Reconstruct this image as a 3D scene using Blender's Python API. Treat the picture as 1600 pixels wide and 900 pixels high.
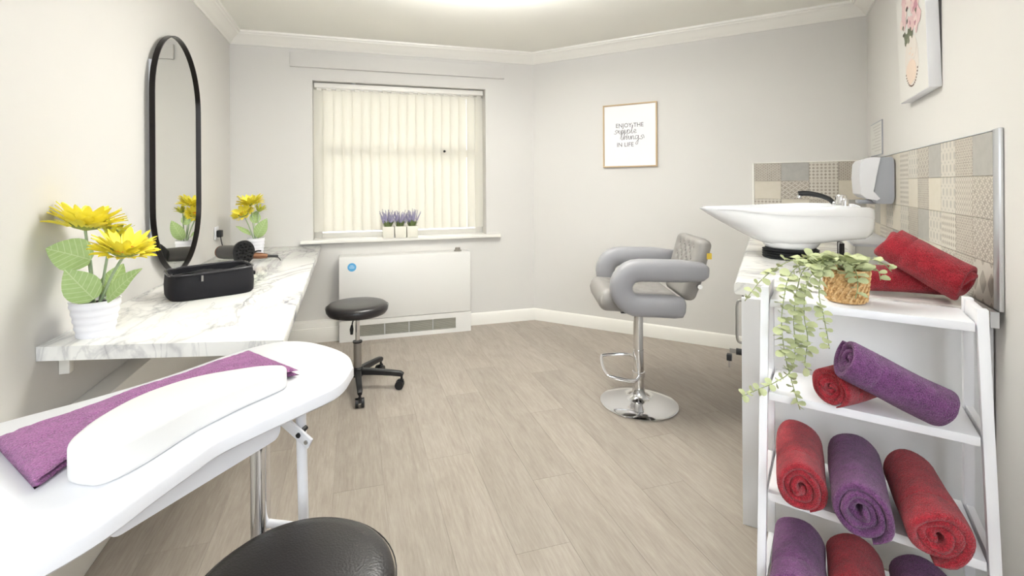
import bpy, bmesh, math, random
from math import sin, cos, pi, radians, atan2, sqrt, hypot
from mathutils import Vector, Matrix

random.seed(7)
for o in list(bpy.data.objects):
    bpy.data.objects.remove(o)
scene = bpy.context.scene
COL = scene.collection

# ------------------------------------------------------------------ camera
YAW, ROLL, CAM_H = radians(16.2), 0.0063, 1.21
cam_data = bpy.data.cameras.new('camera')
cam_data.sensor_width = 36.0
cam_data.lens = 740.0 / 1600.0 * 36.0
cam_data.shift_x = 32.0 / 1600.0
cam_data.shift_y = -160.0 / 1600.0
cam_data.clip_start = 0.05
cam = bpy.data.objects.new('camera', cam_data)
COL.objects.link(cam)
_f = Vector((sin(YAW), cos(YAW), 0)); _r = Vector((cos(YAW), -sin(YAW), 0)); _u = Vector((0, 0, 1))
_rc = _r * cos(ROLL) - _u * sin(ROLL); _uc = _r * sin(ROLL) + _u * cos(ROLL)
M = Matrix((( _rc.x, _uc.x, -_f.x, 0), (_rc.y, _uc.y, -_f.y, 0), (_rc.z, _uc.z, -_f.z, CAM_H), (0, 0, 0, 1)))
cam.matrix_world = M
scene.camera = cam

# ------------------------------------------------------------------ view, world, lights
scene.view_settings.view_transform = 'Standard'
scene.view_settings.look = 'None'
scene.view_settings.exposure = 0.34
scene.view_settings.gamma = 1.0
scene.view_settings.use_curve_mapping = False
world = bpy.data.worlds.new('world'); scene.world = world
world.use_nodes = True
wn = world.node_tree.nodes; bg = wn['Background']
bg.inputs[0].default_value = (0.97, 0.99, 1.0, 1)
bg.inputs[1].default_value = 2.2

def area(name, loc, target, sx, sy, power, color=(1, 1, 1)):
    d = bpy.data.lights.new(name, 'AREA'); d.shape = 'RECTANGLE'; d.size = sx; d.size_y = sy
    d.energy = power; d.color = color
    o = bpy.data.objects.new(name, d); COL.objects.link(o)
    o.location = loc
    o.rotation_euler = (Vector(target) - Vector(loc)).to_track_quat('-Z', 'Y').to_euler()
    return o
# added fill lamp over the middle of the room (above the frame)
area('ceiling_fill', (0.85, 2.45, 2.36), (0.85, 2.45, 0), 1.0, 1.0, 7.5, (0.97, 0.985, 1.0))
# added lamp without a fitting, aimed up to brighten the ceiling (above the frame)
area('ceiling_wash_fill', (0.65, 2.2, 2.18), (0.65, 2.2, 3.2), 0.6, 0.6, 45, (0.98, 0.99, 0.985))
# unseen fill lamp added at the doorway end of the room, behind the camera
area('doorway_fill', (0.2, -0.9, 2.36), (0.2, -0.9, 0), 1.2, 1.2, 2.5, (0.78, 0.89, 1.0))
# the photographer's flash, as a broad soft area lamp added behind the camera
area('soft_flash', (-0.40, -1.6, 1.85), (1.1, 2.6, 0.9), 1.8, 1.4, 72, (0.87, 0.935, 1.0))

# ------------------------------------------------------------------ materials
def lin(c):
    r = []
    for v in c:
        v /= 255.0
        r.append(v / 12.92 if v <= 0.04045 else ((v + 0.055) / 1.055) ** 2.4)
    return tuple(r) + (1.0,)

class NT:
    def __init__(s, m): s.t = m.node_tree; s.n = s.t.nodes; s.l = s.t.links
    def node(s, typ, **kw):
        x = s.n.new(typ)
        for k, v in kw.items(): setattr(x, k, v)
        return x
    def link(s, a, b): s.l.new(a, b)
    def math(s, op, a, b=None, c=None):
        x = s.n.new('ShaderNodeMath'); x.operation = op
        for i, v in enumerate((a, b, c)):
            if v is None: continue
            if isinstance(v, (int, float)): x.inputs[i].default_value = v
            else: s.l.new(v, x.inputs[i])
        return x.outputs[0]
    def mix(s, fac, a, b):
        x = s.n.new('ShaderNodeMix'); x.data_type = 'RGBA'
        for i, v in ((0, fac), (6, a), (7, b)):
            if isinstance(v, (int, float, tuple)): x.inputs[i].default_value = v
            else: s.l.new(v, x.inputs[i])
        return x.outputs[2]
    def ramp(s, fac, stops):
        x = s.n.new('ShaderNodeValToRGB'); e = x.color_ramp.elements
        while len(e) < len(stops): e.new(0.5)
        for i, (p, c) in enumerate(stops): e[i].position = p; e[i].color = c
        s.l.new(fac, x.inputs[0]); return x.outputs[0]
    def noise(s, scale, detail=2.0, vec=None, rough=0.5, dist=0.0):
        x = s.n.new('ShaderNodeTexNoise'); x.inputs['Scale'].default_value = scale
        x.inputs['Detail'].default_value = detail; x.inputs['Roughness'].default_value = rough
        x.inputs['Distortion'].default_value = dist
        if vec is not None: s.l.new(vec, x.inputs['Vector'])
        return x
    def coords(s, kind='Object', scale=(1, 1, 1), rot=(0, 0, 0)):
        tc = s.n.new('ShaderNodeTexCoord'); mp = s.n.new('ShaderNodeMapping')
        mp.inputs['Scale'].default_value = scale; mp.inputs['Rotation'].default_value = rot
        s.l.new(tc.outputs[kind], mp.inputs[0]); return mp.outputs[0]
    def bump(s, height, strength, dist, bsdf):
        b = s.n.new('ShaderNodeBump'); b.inputs['Strength'].default_value = strength
        b.inputs['Distance'].default_value = dist
        s.l.new(height, b.inputs['Height']); s.l.new(b.outputs[0], bsdf.inputs['Normal'])

def mat(name, rgb, rough=0.5, metal=0.0, spec=0.5, coat=0.0, sheen=0.0):
    m = bpy.data.materials.new(name); m.use_nodes = True
    b = m.node_tree.nodes['Principled BSDF']
    b.inputs['Base Color'].default_value = lin(rgb)
    b.inputs['Roughness'].default_value = rough
    b.inputs['Metallic'].default_value = metal
    b.inputs['Specular IOR Level'].default_value = spec
    b.inputs['Coat Weight'].default_value = coat
    b.inputs['Coat Roughness'].default_value = 0.08
    b.inputs['Sheen Weight'].default_value = sheen
    return m
def bsdf(m): return m.node_tree.nodes['Principled BSDF']

def paint(name, rgb, rough=0.6, spec=0.3, amt=0.03):
    m = mat(name, rgb, rough, 0, spec); t = NT(m)
    nz = t.noise(1.3, 3, t.coords('Object'))
    c = lin(rgb); d = tuple(v * (1 - amt) for v in c[:3]) + (1,)
    t.link(t.mix(nz.outputs[0], d, c), bsdf(m).inputs['Base Color'])
    n2 = t.noise(260, 2, t.coords('Object')); t.bump(n2.outputs[0], 0.06, 0.001, bsdf(m))
    return m

M_WALL = paint('wall_paint', (221, 218, 214), 0.7, 0.2)
M_CEIL = paint('ceiling_paint', (246, 244, 236), 0.8, 0.1)
M_TRIM = paint('trim_gloss_white', (244, 241, 234), 0.35, 0.45, 0.015)
M_WHITE = paint('white_lacquer', (231, 231, 235), 0.3, 0.5, 0.01)
M_SHELF = paint('white_painted_wood', (243, 243, 246), 0.4, 0.4, 0.015)
M_CABINET = paint('white_cabinet_board', (240, 241, 243), 0.4, 0.4, 0.015)
M_HEATER = paint('heater_enamel', (232, 230, 226), 0.35, 0.45, 0.015)
M_CERAMIC = mat('white_ceramic', (244, 245, 247), 0.12, 0, 0.5, 0.4)
M_POT = mat('white_ceramic_pot', (242, 241, 246), 0.3, 0, 0.5)
M_CHROME = mat('chrome', (222, 222, 224), 0.09, 1.0)
M_STEEL = mat('brushed_steel', (165, 163, 160), 0.28, 1.0)
M_ALU = mat('satin_aluminium', (214, 216, 220), 0.32, 0.8)
M_BLACKPL = mat('black_plastic', (24, 24, 26), 0.42, 0, 0.5)
M_RUBBER = mat('black_rubber', (26, 27, 31), 0.6, 0, 0.3)
M_BLACKMETAL = mat('black_metal_frame', (28, 23, 21), 0.28, 0.6)
M_COPPER = mat('copper', (160, 98, 66), 0.3, 1.0)
M_GREYPL = mat('grey_plastic', (164, 167, 175), 0.4)
M_DRYER = mat('dryer_grey', (84, 82, 80), 0.35, 0.3)
M_OAK = mat('oak_frame', (196, 170, 136), 0.5)
M_PAPER = mat('print_paper', (246, 244, 246), 0.25, 0, 0.5)
M_INK = mat('print_ink', (92, 90, 94), 0.7)
M_BLUE = mat('blue_sticker', (88, 168, 218), 0.4)
M_WHITEINK = mat('white_print', (200, 226, 242), 0.5)
M_DARKSOIL = mat('dark_soil', (38, 34, 36), 0.9)
M_CUSHION = mat('white_vinyl_cushion', (232, 231, 229), 0.4, 0, 0.4)
M_MIRROR = mat('mirror_glass', (236, 236, 232), 0.0, 1.0)
M_YELLOWTAG = mat('yellow_tag', (212, 180, 60), 0.6)
M_LAVWHITE = paint('cream_pot_paint', (238, 234, 220), 0.6, 0.2)
M_GRILLE = mat('grille_metal', (186, 184, 172), 0.4, 0.3)
M_NOTICE = mat('notice_paper', (222, 220, 214), 0.4)

def vinyl(name, rgb, rough, scale, strength):
    m = mat(name, rgb, rough, 0, 0.5); t = NT(m)
    v = t.node('ShaderNodeTexVoronoi'); v.inputs['Scale'].default_value = scale
    t.link(t.coords('Object'), v.inputs['Vector'])
    n = t.noise(14, 3, t.coords('Object'))
    h = t.math('ADD', v.outputs['Distance'], t.math('MULTIPLY', n.outputs[0], 0.8))
    t.bump(h, strength, 0.0012, bsdf(m))
    return m
M_VINYL = vinyl('black_vinyl', (42, 39, 40), 0.3, 240, 0.22)
M_LEATHER = vinyl('grey_leatherette', (146, 145, 148), 0.42, 300, 0.12)
M_LEATHER2 = vinyl('taupe_grey_leatherette', (142, 138, 134), 0.42, 300, 0.12)

def terry(name, rgb, dark=0.55):
    m = mat(name, rgb, 1.0, 0, 0.05, 0, 0.25); t = NT(m); b = bsdf(m)
    b.inputs['Sheen Roughness'].default_value = 0.5
    co = t.coords('Object')
    n1 = t.noise(420, 2, co); n2 = t.noise(42, 4, co, 0.65)
    c = lin(rgb); d = tuple(v * dark for v in c[:3]) + (1,); e = tuple(min(1, v * 1.25) for v in c[:3]) + (1,)
    f = t.math('ADD', t.math('MULTIPLY', n1.outputs[0], 0.65), t.math('MULTIPLY', n2.outputs[0], 0.35))
    t.link(t.ramp(f, [(0.40, d), (0.52, c), (0.62, e)]), b.inputs['Base Color'])
    n3 = t.noise(380, 3, co)
    h = t.math('ADD', n3.outputs[0], t.math('MULTIPLY', n2.outputs[0], 1.2))
    t.bump(h, 1.0, 0.005, b)
    return m
M_RED = terry('red_terry', (176, 46, 58))
M_PURPLE = terry('purple_terry', (120, 71, 119))
M_PLUM = terry('plum_terry', (166, 104, 156), 0.7)

def marble(name, rough=0.16):
    m = mat(name, (240, 239, 236), rough, 0, 0.5); t = NT(m); b = bsdf(m)
    co = t.coords('Object', (1, 1, 1), (0, 0, 0.55))
    st = t.coords('Object', (2.2, 0.75, 1), (0, 0, 0.75))
    n1 = t.noise(1.7, 6, st, 0.55, 0.7); n2 = t.noise(2.9, 6, st, 0.55, 0.9); n3 = t.noise(2.0, 3, co)
    v1 = t.math('ABSOLUTE', t.math('SUBTRACT', n1.outputs[0], 0.5))
    v2 = t.math('ABSOLUTE', t.math('SUBTRACT', n2.outputs[0], 0.46))
    vein = t.ramp(v1, [(0.0, (0.72, 0.72, 0.72, 1)), (0.018, (0.3, 0.3, 0.3, 1)), (0.06, (0, 0, 0, 1))])
    fine = t.ramp(v2, [(0.0, (0.45, 0.45, 0.45, 1)), (0.02, (0, 0, 0, 1))])
    cloud = t.ramp(n3.outputs[0], [(0.4, (0, 0, 0, 1)), (0.75, (0.6, 0.6, 0.6, 1))])
    f = t.math('MULTIPLY', t.math('ADD', vein, fine), t.math('ADD', cloud, 0.5))
    base = t.mix(cloud, lin((243, 242, 238)), lin((226, 224, 222)))
    t.link(t.mix(f, base, lin((112, 110, 120))), b.inputs['Base Color'])
    return m
M_MARBLE = marble('marble_laminate')

def oak_floor():
    m = mat('oak_plank', (180, 165, 148), 0.42, 0, 0.4); t = NT(m); b = bsdf(m)
    oi = t.node('ShaderNodeObjectInfo')
    tc = t.node('ShaderNodeTexCoord')
    ad = t.node('ShaderNodeVectorMath', operation='ADD'); cb = t.node('ShaderNodeCombineXYZ')
    t.link(t.math('MULTIPLY', oi.outputs['Random'], 37.0), cb.inputs[0]); t.link(t.math('MULTIPLY', oi.outputs['Random'], 91.0), cb.inputs[1])
    t.link(tc.outputs['Object'], ad.inputs[0]); t.link(cb.outputs[0], ad.inputs[1])
    mp = t.node('ShaderNodeMapping'); mp.inputs['Scale'].default_value = (1, 0.075, 1); t.link(ad.outputs[0], mp.inputs[0])
    mp2 = t.node('ShaderNodeMapping'); mp2.inputs['Scale'].default_value = (1, 0.22, 1); t.link(ad.outputs[0], mp2.inputs[0])
    g1 = t.noise(95, 5, mp.outputs[0], 0.65, 0.3); g2 = t.noise(9, 4, mp2.outputs[0], 0.6, 1.5); g3 = t.noise(330, 2, mp.outputs[0])
    w = t.math('ADD', t.math('MULTIPLY', g1.outputs[0], 0.5), t.math('ADD', t.math('MULTIPLY', g2.outputs[0], 0.35), t.math('MULTIPLY', g3.outputs[0], 0.15)))
    col = t.ramp(w, [(0.3, lin((141, 130, 119))), (0.5, lin((161, 151, 140))), (0.72, lin((179, 170, 160)))])
    tone = t.math('ADD', 0.93, t.math('MULTIPLY', oi.outputs['Random'], 0.12))
    vm = t.node('ShaderNodeVectorMath', operation='SCALE'); t.link(col, vm.inputs[0]); t.link(tone, vm.inputs['Scale'])
    t.link(vm.outputs[0], b.inputs['Base Color'])
    t.bump(g1.outputs[0], 0.12, 0.001, b)
    return m
M_FLOOR = oak_floor()
M_SUB = mat('plank_joint_dark', (128, 117, 105), 0.8)

def glass():
    m = bpy.data.materials.new('window_glass'); m.use_nodes = True; t = NT(m); t.n.remove(bsdf(m))
    tr = t.node('ShaderNodeBsdfTransparent'); gl = t.node('ShaderNodeBsdfGlossy'); gl.inputs['Roughness'].default_value = 0.02
    fr = t.node('ShaderNodeFresnel'); mx = t.node('ShaderNodeMixShader')
    t.link(fr.outputs[0], mx.inputs[0]); t.link(tr.outputs[0], mx.inputs[1]); t.link(gl.outputs[0], mx.inputs[2])
    t.link(mx.outputs[0], t.n['Material Output'].inputs[0]); return m
M_GLASS = glass()
def blind_fabric():
    m = bpy.data.materials.new('blind_fabric'); m.use_nodes = True; t = NT(m); t.n.remove(bsdf(m))
    df = t.node('ShaderNodeBsdfDiffuse'); df.inputs[0].default_value = lin((244, 243, 240))
    tl = t.node('ShaderNodeBsdfTranslucent'); tl.inputs[0].default_value = lin((249, 245, 233))
    mx = t.node('ShaderNodeMixShader'); mx.inputs[0].default_value = 0.5
    t.link(df.outputs[0], mx.inputs[1]); t.link(tl.outputs[0], mx.inputs[2])
    t.link(mx.outputs[0], t.n['Material Output'].inputs[0]); return m
M_BLIND = blind_fabric()

def leafmat(name, a, b_, veins=True, scale=60):
    m = mat(name, a, 0.55, 0, 0.3); t = NT(m); b = bsdf(m)
    n = t.noise(scale, 3, t.coords('Object'))
    t.link(t.mix(t.math('MULTIPLY', n.outputs[0], 1.0), lin(a), lin(b_)), b.inputs['Base Color'])
    return m
M_LEAF = leafmat('sunflower_leaf', (150, 178, 108), (176, 198, 138))
def leaf_veins(m):
    t = NT(m); b = bsdf(m); tc = t.node('ShaderNodeTexCoord'); sp = t.node('ShaderNodeSeparateXYZ'); t.link(tc.outputs['Object'], sp.inputs[0])
    ay = t.math('ABSOLUTE', sp.outputs[1]); base = b.inputs['Base Color'].links[0].from_socket
    mid = t.math('LESS_THAN', ay, 0.0014)
    sv = t.math('LESS_THAN', t.math('FRACT', t.math('MULTIPLY', t.math('SUBTRACT', sp.outputs[0], t.math('MULTIPLY', ay, 0.7)), 62.0)), 0.13)
    t.link(t.mix(t.math('MULTIPLY', t.math('MAXIMUM', mid, sv), 0.55), base, lin((206, 218, 172))), b.inputs['Base Color'])
leaf_veins(M_LEAF)
M_STEM = leafmat('sunflower_stem', (172, 186, 160), (150, 170, 130))
M_PETAL = leafmat('sunflower_petal', (255, 244, 100), (250, 232, 64), True, 45)
M_PETALG = leafmat('sunflower_bud_petal', (214, 204, 64), (176, 180, 70), True, 45)
M_SEPAL = leafmat('sunflower_sepal', (176, 182, 84), (140, 156, 70))
M_SEED = leafmat('sunflower_centre', (206, 122, 22), (232, 168, 22), True, 120)
M_EUC = leafmat('eucalyptus_leaf', (166, 176, 122), (210, 214, 174), True, 30)
M_VINE = mat('vine_stem', (150, 160, 112), 0.6)
M_LAVLEAF = leafmat('lavender_leaf', (106, 124, 74), (140, 152, 100))
M_LAVFLOW = leafmat('lavender_flower', (150, 142, 178), (186, 180, 206))

def basket_mat():
    m = mat('woven_rush', (206, 160, 98), 0.8, 0, 0.2); t = NT(m); b = bsdf(m)
    n = t.noise(120, 3, t.coords('Object')); 
    t.link(t.ramp(n.outputs[0], [(0.3, lin((176, 132, 84))), (0.5, lin((216, 176, 122))), (0.75, lin((236, 208, 164)))]), b.inputs['Base Color'])
    return m
M_BASKET = basket_mat()
def fabric_black():
    m = mat('black_nylon', (31, 30, 34), 0.75, 0, 0.3, 0, 0.0); t = NT(m)
    n = t.noise(500, 2, t.coords('Object')); t.bump(n.outputs[0], 0.35, 0.001, bsdf(m)); return m
M_NYLON = fabric_black()
M_PVC = mat('clear_black_trim', (58, 56, 60), 0.22, 0, 0.6)

def tile_mat(kind):
    names = ['cream', 'grey', 'lattice', 'blossom', 'zigzag', 'harlequin', 'dots', 'stripe']
    m = mat('tile_' + names[kind], (214, 204, 186), 0.4, 0, 0.4); t = NT(m); b = bsdf(m)
    tc = t.node('ShaderNodeTexCoord'); sp = t.node('ShaderNodeSeparateXYZ'); t.link(tc.outputs['Object'], sp.inputs[0])
    u, v = sp.outputs[0], sp.outputs[2]
    wear = t.noise(28, 4, tc.outputs['Object'], 0.65)
    cream, sand, taupe, grey = lin((212, 207, 197)), lin((198, 190, 178)), lin((150, 140, 128)), lin((172, 168, 161))
    def S(x, k, ph=0.0): return t.math('SINE', t.math('ADD', t.math('MULTIPLY', x, k), ph))
    K = 2 * pi / 0.157; Kv = 2 * pi / 0.127
    if kind == 0: col = t.mix(wear.outputs[0], lin((204, 195, 178)), lin((215, 208, 195)))
    elif kind == 1: col = t.mix(wear.outputs[0], lin((156, 153, 148)), lin((182, 179, 173)))
    else:
        if kind == 2:
            p = t.math('MULTIPLY', S(t.math('ADD', u, v), K * 3.5), S(t.math('SUBTRACT', u, v), K * 3.5)); thr = 0.22
        elif kind == 3:
            a = t.math('ADD', S(u, K * 4, 1.57), S(v, Kv * 4, 1.57)); p = t.math('ABSOLUTE', t.math('ADD', a, t.math('MULTIPLY', S(u, K * 8), S(v, Kv * 8)))); thr = 0.62
        elif kind == 4:
            tri = t.math('ABSOLUTE', S(u, K * 4)); p = S(t.math('ADD', v, t.math('MULTIPLY', tri, 0.016)), Kv * 7); thr = 0.1
        elif kind == 5:
            p = t.math('ADD', S(u, K * 2.5, 1.57), S(v, Kv * 1.5, 1.57)); thr = 0.15
        elif kind == 6:
            a = t.math('MULTIPLY', S(u, K * 3.5), S(v, Kv * 3.5)); p = t.math('ABSOLUTE', t.math('SUBTRACT', t.math('ABSOLUTE', a), 0.45)); thr = 0.17
        else:
            p = t.math('MULTIPLY', S(u, K * 4), t.math('ADD', 0.6, S(v, Kv * 3))); thr = 0.25
        fac = t.math('MULTIPLY', t.math('GREATER_THAN', p, thr), t.math('ADD', 0.35, t.math('MULTIPLY', wear.outputs[0], 0.9)))
        base = t.mix(wear.outputs[0], sand, cream)
        col = t.mix(fac, base, taupe if kind != 7 else grey)
    t.link(col, b.inputs['Base Color'])
    return m
M_TILES = [tile_mat(i) for i in range(8)]
M_GROUT = mat('tile_grout', (206, 200, 188), 0.8)

# ------------------------------------------------------------------ mesh helpers
class MB:
    """collects shapes into one mesh"""
    def __init__(s): s.v = []; s.f = []
    def add(s, vs, fs, mtx=None):
        o = len(s.v)
        s.v += [tuple(mtx @ Vector(p)) if mtx else tuple(p) for p in vs]
        s.f += [tuple(i + o for i in f) for f in fs]
        return s
    def box(s, x0, x1, y0, y1, z0, z1, mtx=None):
        return s.add([(x0, y0, z0), (x1, y0, z0), (x1, y1, z0), (x0, y1, z0), (x0, y0, z1), (x1, y0, z1), (x1, y1, z1), (x0, y1, z1)],
                     [(0, 3, 2, 1), (4, 5, 6, 7), (0, 1, 5, 4), (1, 2, 6, 5), (2, 3, 7, 6), (3, 0, 4, 7)], mtx)
    def prism(s, pts, z0, z1, mtx=None):
        a = sum(pts[i][0] * pts[(i + 1) % len(pts)][1] - pts[(i + 1) % len(pts)][0] * pts[i][1] for i in range(len(pts)))
        if a < 0: pts = pts[::-1]
        n = len(pts)
        return s.add([(p[0], p[1], z0) for p in pts] + [(p[0], p[1], z1) for p in pts],
                     [tuple(range(n - 1, -1, -1)), tuple(range(n, 2 * n))] + [(i, (i + 1) % n, n + (i + 1) % n, n + i) for i in range(n)], mtx)
    def rings(s, rings, cap=True, mtx=None):
        n = len(rings[0]); vs = [p for r in rings for p in r]; fs = []
        for k in range(len(rings) - 1):
            for i in range(n):
                j = (i + 1) % n
                fs.append((k * n + i, k * n + j, (k + 1) * n + j, (k + 1) * n + i))
        if cap:
            fs.append(tuple(range(n - 1, -1, -1))); fs.append(tuple((len(rings) - 1) * n + i for i in range(n)))
        return s.add(vs, fs, mtx)
    def lathe(s, prof, n=32, mtx=None, cap=True):
        return s.rings([[(r * cos(2 * pi * i / n), r * sin(2 * pi * i / n), z) for i in range(n)] for r, z in prof], cap, mtx)
    def cyl(s, p0, p1, r0, r1=None, n=16):
        return s.tube([p0, p1], [r0, r0 if r1 is None else r1], n)
    def tube(s, pts, r, n=10, cap=True, sect=None, up=None):
        pts = [Vector(p) for p in pts]; m = len(pts)
        rr = r if isinstance(r, (list, tuple)) else [r] * m
        T = []
        for i in range(m):
            d = pts[min(i + 1, m - 1)] - pts[max(i - 1, 0)]
            T.append(d.normalized())
        u = Vector(up) if up else (Vector((0, 0, 1)) if abs(T[0].z) < 0.9 else Vector((1, 0, 0)))
        rings = []
        for i in range(m):
            u = (u - T[i] * u.dot(T[i])).normalized(); w = T[i].cross(u)
            sc = sect or [(cos(2 * pi * k / n), sin(2 * pi * k / n)) for k in range(n)]
            rings.append([tuple(pts[i] + u * (a * rr[i]) + w * (b * rr[i])) for a, b in sc])
        return s.rings(rings, cap)
    def sphere(s, c, r, n=12, m=8, sc=(1, 1, 1)):
        rings = []
        for k in range(1, m):
            t = pi * k / m
            rings.append([(c[0] + r * sc[0] * sin(t) * cos(2 * pi * i / n), c[1] + r * sc[1] * sin(t) * sin(2 * pi * i / n), c[2] - r * sc[2] * cos(t)) for i in range(n)])
        return s.rings(rings)
    def build(s, name, material=None, parent=None, smooth=None, bevel=0.0, seg=2, sub=0, loc=None, rot=None):
        me = bpy.data.meshes.new(name)
        me.from_pydata(s.v, [], s.f); me.validate(); 
        bm = bmesh.new(); bm.from_mesh(me); bmesh.ops.recalc_face_normals(bm, faces=bm.faces)
        if bevel: bmesh.ops.bevel(bm, geom=[e for e in bm.edges if e.calc_face_angle(0) > 0.5], offset=bevel, segments=seg, affect='EDGES', profile=0.5, clamp_overlap=True)
        bm.to_mesh(me); bm.free()
        if smooth is not None:
            me.shade_smooth()
            if smooth < 180: me.set_sharp_from_angle(angle=radians(smooth))
        elif bevel: me.shade_smooth(); me.set_sharp_from_angle(angle=radians(32))
        if material: me.materials.append(material)
        o = bpy.data.objects.new(name, me); COL.objects.link(o)
        if parent: o.parent = parent
        if loc is not None: o.location = loc
        if rot is not None: o.rotation_euler = rot
        if sub:
            md = o.modifiers.new('sub', 'SUBSURF'); md.levels = sub; md.render_levels = sub
        return o

def box(name, x0, x1, y0, y1, z0, z1, m, parent=None, bevel=0.0, seg=2):
    return MB().box(x0, x1, y0, y1, z0, z1).build(name, m, parent, bevel=bevel, seg=seg)
def tag(o, label, cat, group=None):
    o['label'] = label; o['category'] = cat
    if group: o['group'] = group
    return o
def thing(name, label, cat, loc=(0, 0, 0), rotz=0.0, group=None):
    o = bpy.data.objects.new(name, None); COL.objects.link(o); o.empty_display_size = 0.05
    o.location = loc; o.rotation_euler = (0, 0, rotz)
    return tag(o, label, cat, group)
def struct(o): o['kind'] = 'structure'; return o
def copy_tree(o, parent=None):
    c = o.copy(); COL.objects.link(c)
    if parent: c.parent = parent
    for ch in list(o.children): copy_tree(ch, c)
    return c
def inst(me, name, parent, mtx=None, loc=None):
    o = bpy.data.objects.new(name, me); COL.objects.link(o); o.parent = parent
    if mtx is not None: o.matrix_local = mtx
    if loc is not None: o.location = loc
    return o
def catmull(P, n=8):
    P = [Vector(p) for p in P]; P = [P[0] * 2 - P[1]] + P + [P[-1] * 2 - P[-2]]; out = []
    for i in range(1, len(P) - 2):
        for k in range(n):
            t = k / n; a, b, c, d = P[i - 1:i + 3]
            out.append(0.5 * ((2 * b) + (c - a) * t + (2 * a - 5 * b + 4 * c - d) * t * t + (3 * b - a - 3 * c + d) * t ** 3))
    out.append(P[-2]); return out
def superell(a, b, n, p=4.0):
    r = []
    for k in range(n):
        t = 2 * pi * k / n; c, s_ = cos(t), sin(t)
        r.append((a * math.copysign(abs(c) ** (2 / p), c), b * math.copysign(abs(s_) ** (2 / p), s_)))
    return r
def offset_poly(P, d):
    """offset an open polyline to its right-hand side by d (mitred)"""
    out = []
    for i in range(len(P)):
        ds = []
        if i > 0: ds.append(((P[i][0] - P[i - 1][0]), (P[i][1] - P[i - 1][1])))
        if i < len(P) - 1: ds.append(((P[i + 1][0] - P[i][0]), (P[i + 1][1] - P[i][1])))
        ns = [(b / hypot(a, b), -a / hypot(a, b)) for a, b in ds]
        if len(ns) == 1: n = ns[0]; out.append((P[i][0] + n[0] * d, P[i][1] + n[1] * d))
        else:
            mx, my = ns[0][0] + ns[1][0], ns[0][1] + ns[1][1]; k = d / ((mx * ns[0][0] + my * ns[0][1]))
            out.append((P[i][0] + mx * k, P[i][1] + my * k))
    return out

# ------------------------------------------------------------------ room geometry
XL, YA, ZC = -0.90, 4.00, 2.385
K1 = (XL, YA); K2 = (1.56, YA); K3 = (3.205, 2.271)
BD = (0.6894, -0.7246)                    # along the angled wall
CD = (-0.7246, -0.6894)                   # along the tiled wall, towards the doorway
K4 = (K3[0] + CD[0] * 3.0, K3[1] + CD[1] * 3.0)
K5 = (K4[0] + BD[0] * 0.9, K4[1] + BD[1] * 0.9)
YR = -2.4
ROT_C = atan2(-CD[1], -CD[0]); ROT_B = atan2(-BD[1], -BD[0])   # wall frames: local y points out of the wall, local x = -distance along it
def ptC(s, q, z=0.0): return (K3[0] + CD[0] * s - BD[0] * q, K3[1] + CD[1] * s - BD[1] * q, z)
def ptB(s, q, z=0.0): return (K2[0] + BD[0] * s + CD[0] * q, K2[1] + BD[1] * s + CD[1] * q, z)

def wall(name, a, b, t=0.1, ext0=0.0, ext1=0.0, z1=2.5):
    d = Vector((b[0] - a[0], b[1] - a[1])).normalized(); n = Vector((-d.y, d.x))   # outward = left of travel
    a = Vector(a) - d * ext0; b = Vector(b) + d * ext1
    return struct(MB().prism([tuple(a), tuple(b), tuple(b + n * t), tuple(a + n * t)], -0.1, z1).build(name, M_WALL))
wall('wall_left', (XL, YR), K1, 0.1, 0.1, 0.0)
wall('wall_angled', K2, K3, 0.1, 0.0, 0.1)
wall('wall_right', K3, K4, 0.1)
wall('wall_doorway', K4, K5, 0.1, 0.0, 0.1)
wall('wall_right_rear', K5, (K5[0], YR), 0.1)
wall('wall_rear', (K5[0], YR), (XL, YR), 0.1, 0.1, 0.0)
# window wall with its opening
WX0, WX1, WZ0, WZ1 = -0.312, 1.112, 0.765, 2.055
b = MB()
b.box(XL - 0.1, WX0, YA, YA + 0.26, -0.1, 2.5).box(WX1, K2[0] + 0.12, YA, YA + 0.26, -0.1, 2.5)
b.box(WX0, WX1, YA, YA + 0.26, -0.1, WZ0).box(WX0, WX1, YA, YA + 0.26, WZ1, 2.5)
struct(b.build('wall_window', M_WALL))
ceil_poly = [(XL - .1, YR - .1), (XL - .1, YA + .26), (K2[0] + .1, YA + .26), (K3[0] + .15, K3[1]), (K5[0] + .1, K5[1] + .1), (K5[0] + .1, YR - .1)]
struct(MB().prism(ceil_poly, ZC, ZC + 0.1).build('ceiling', M_CEIL))
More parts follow.
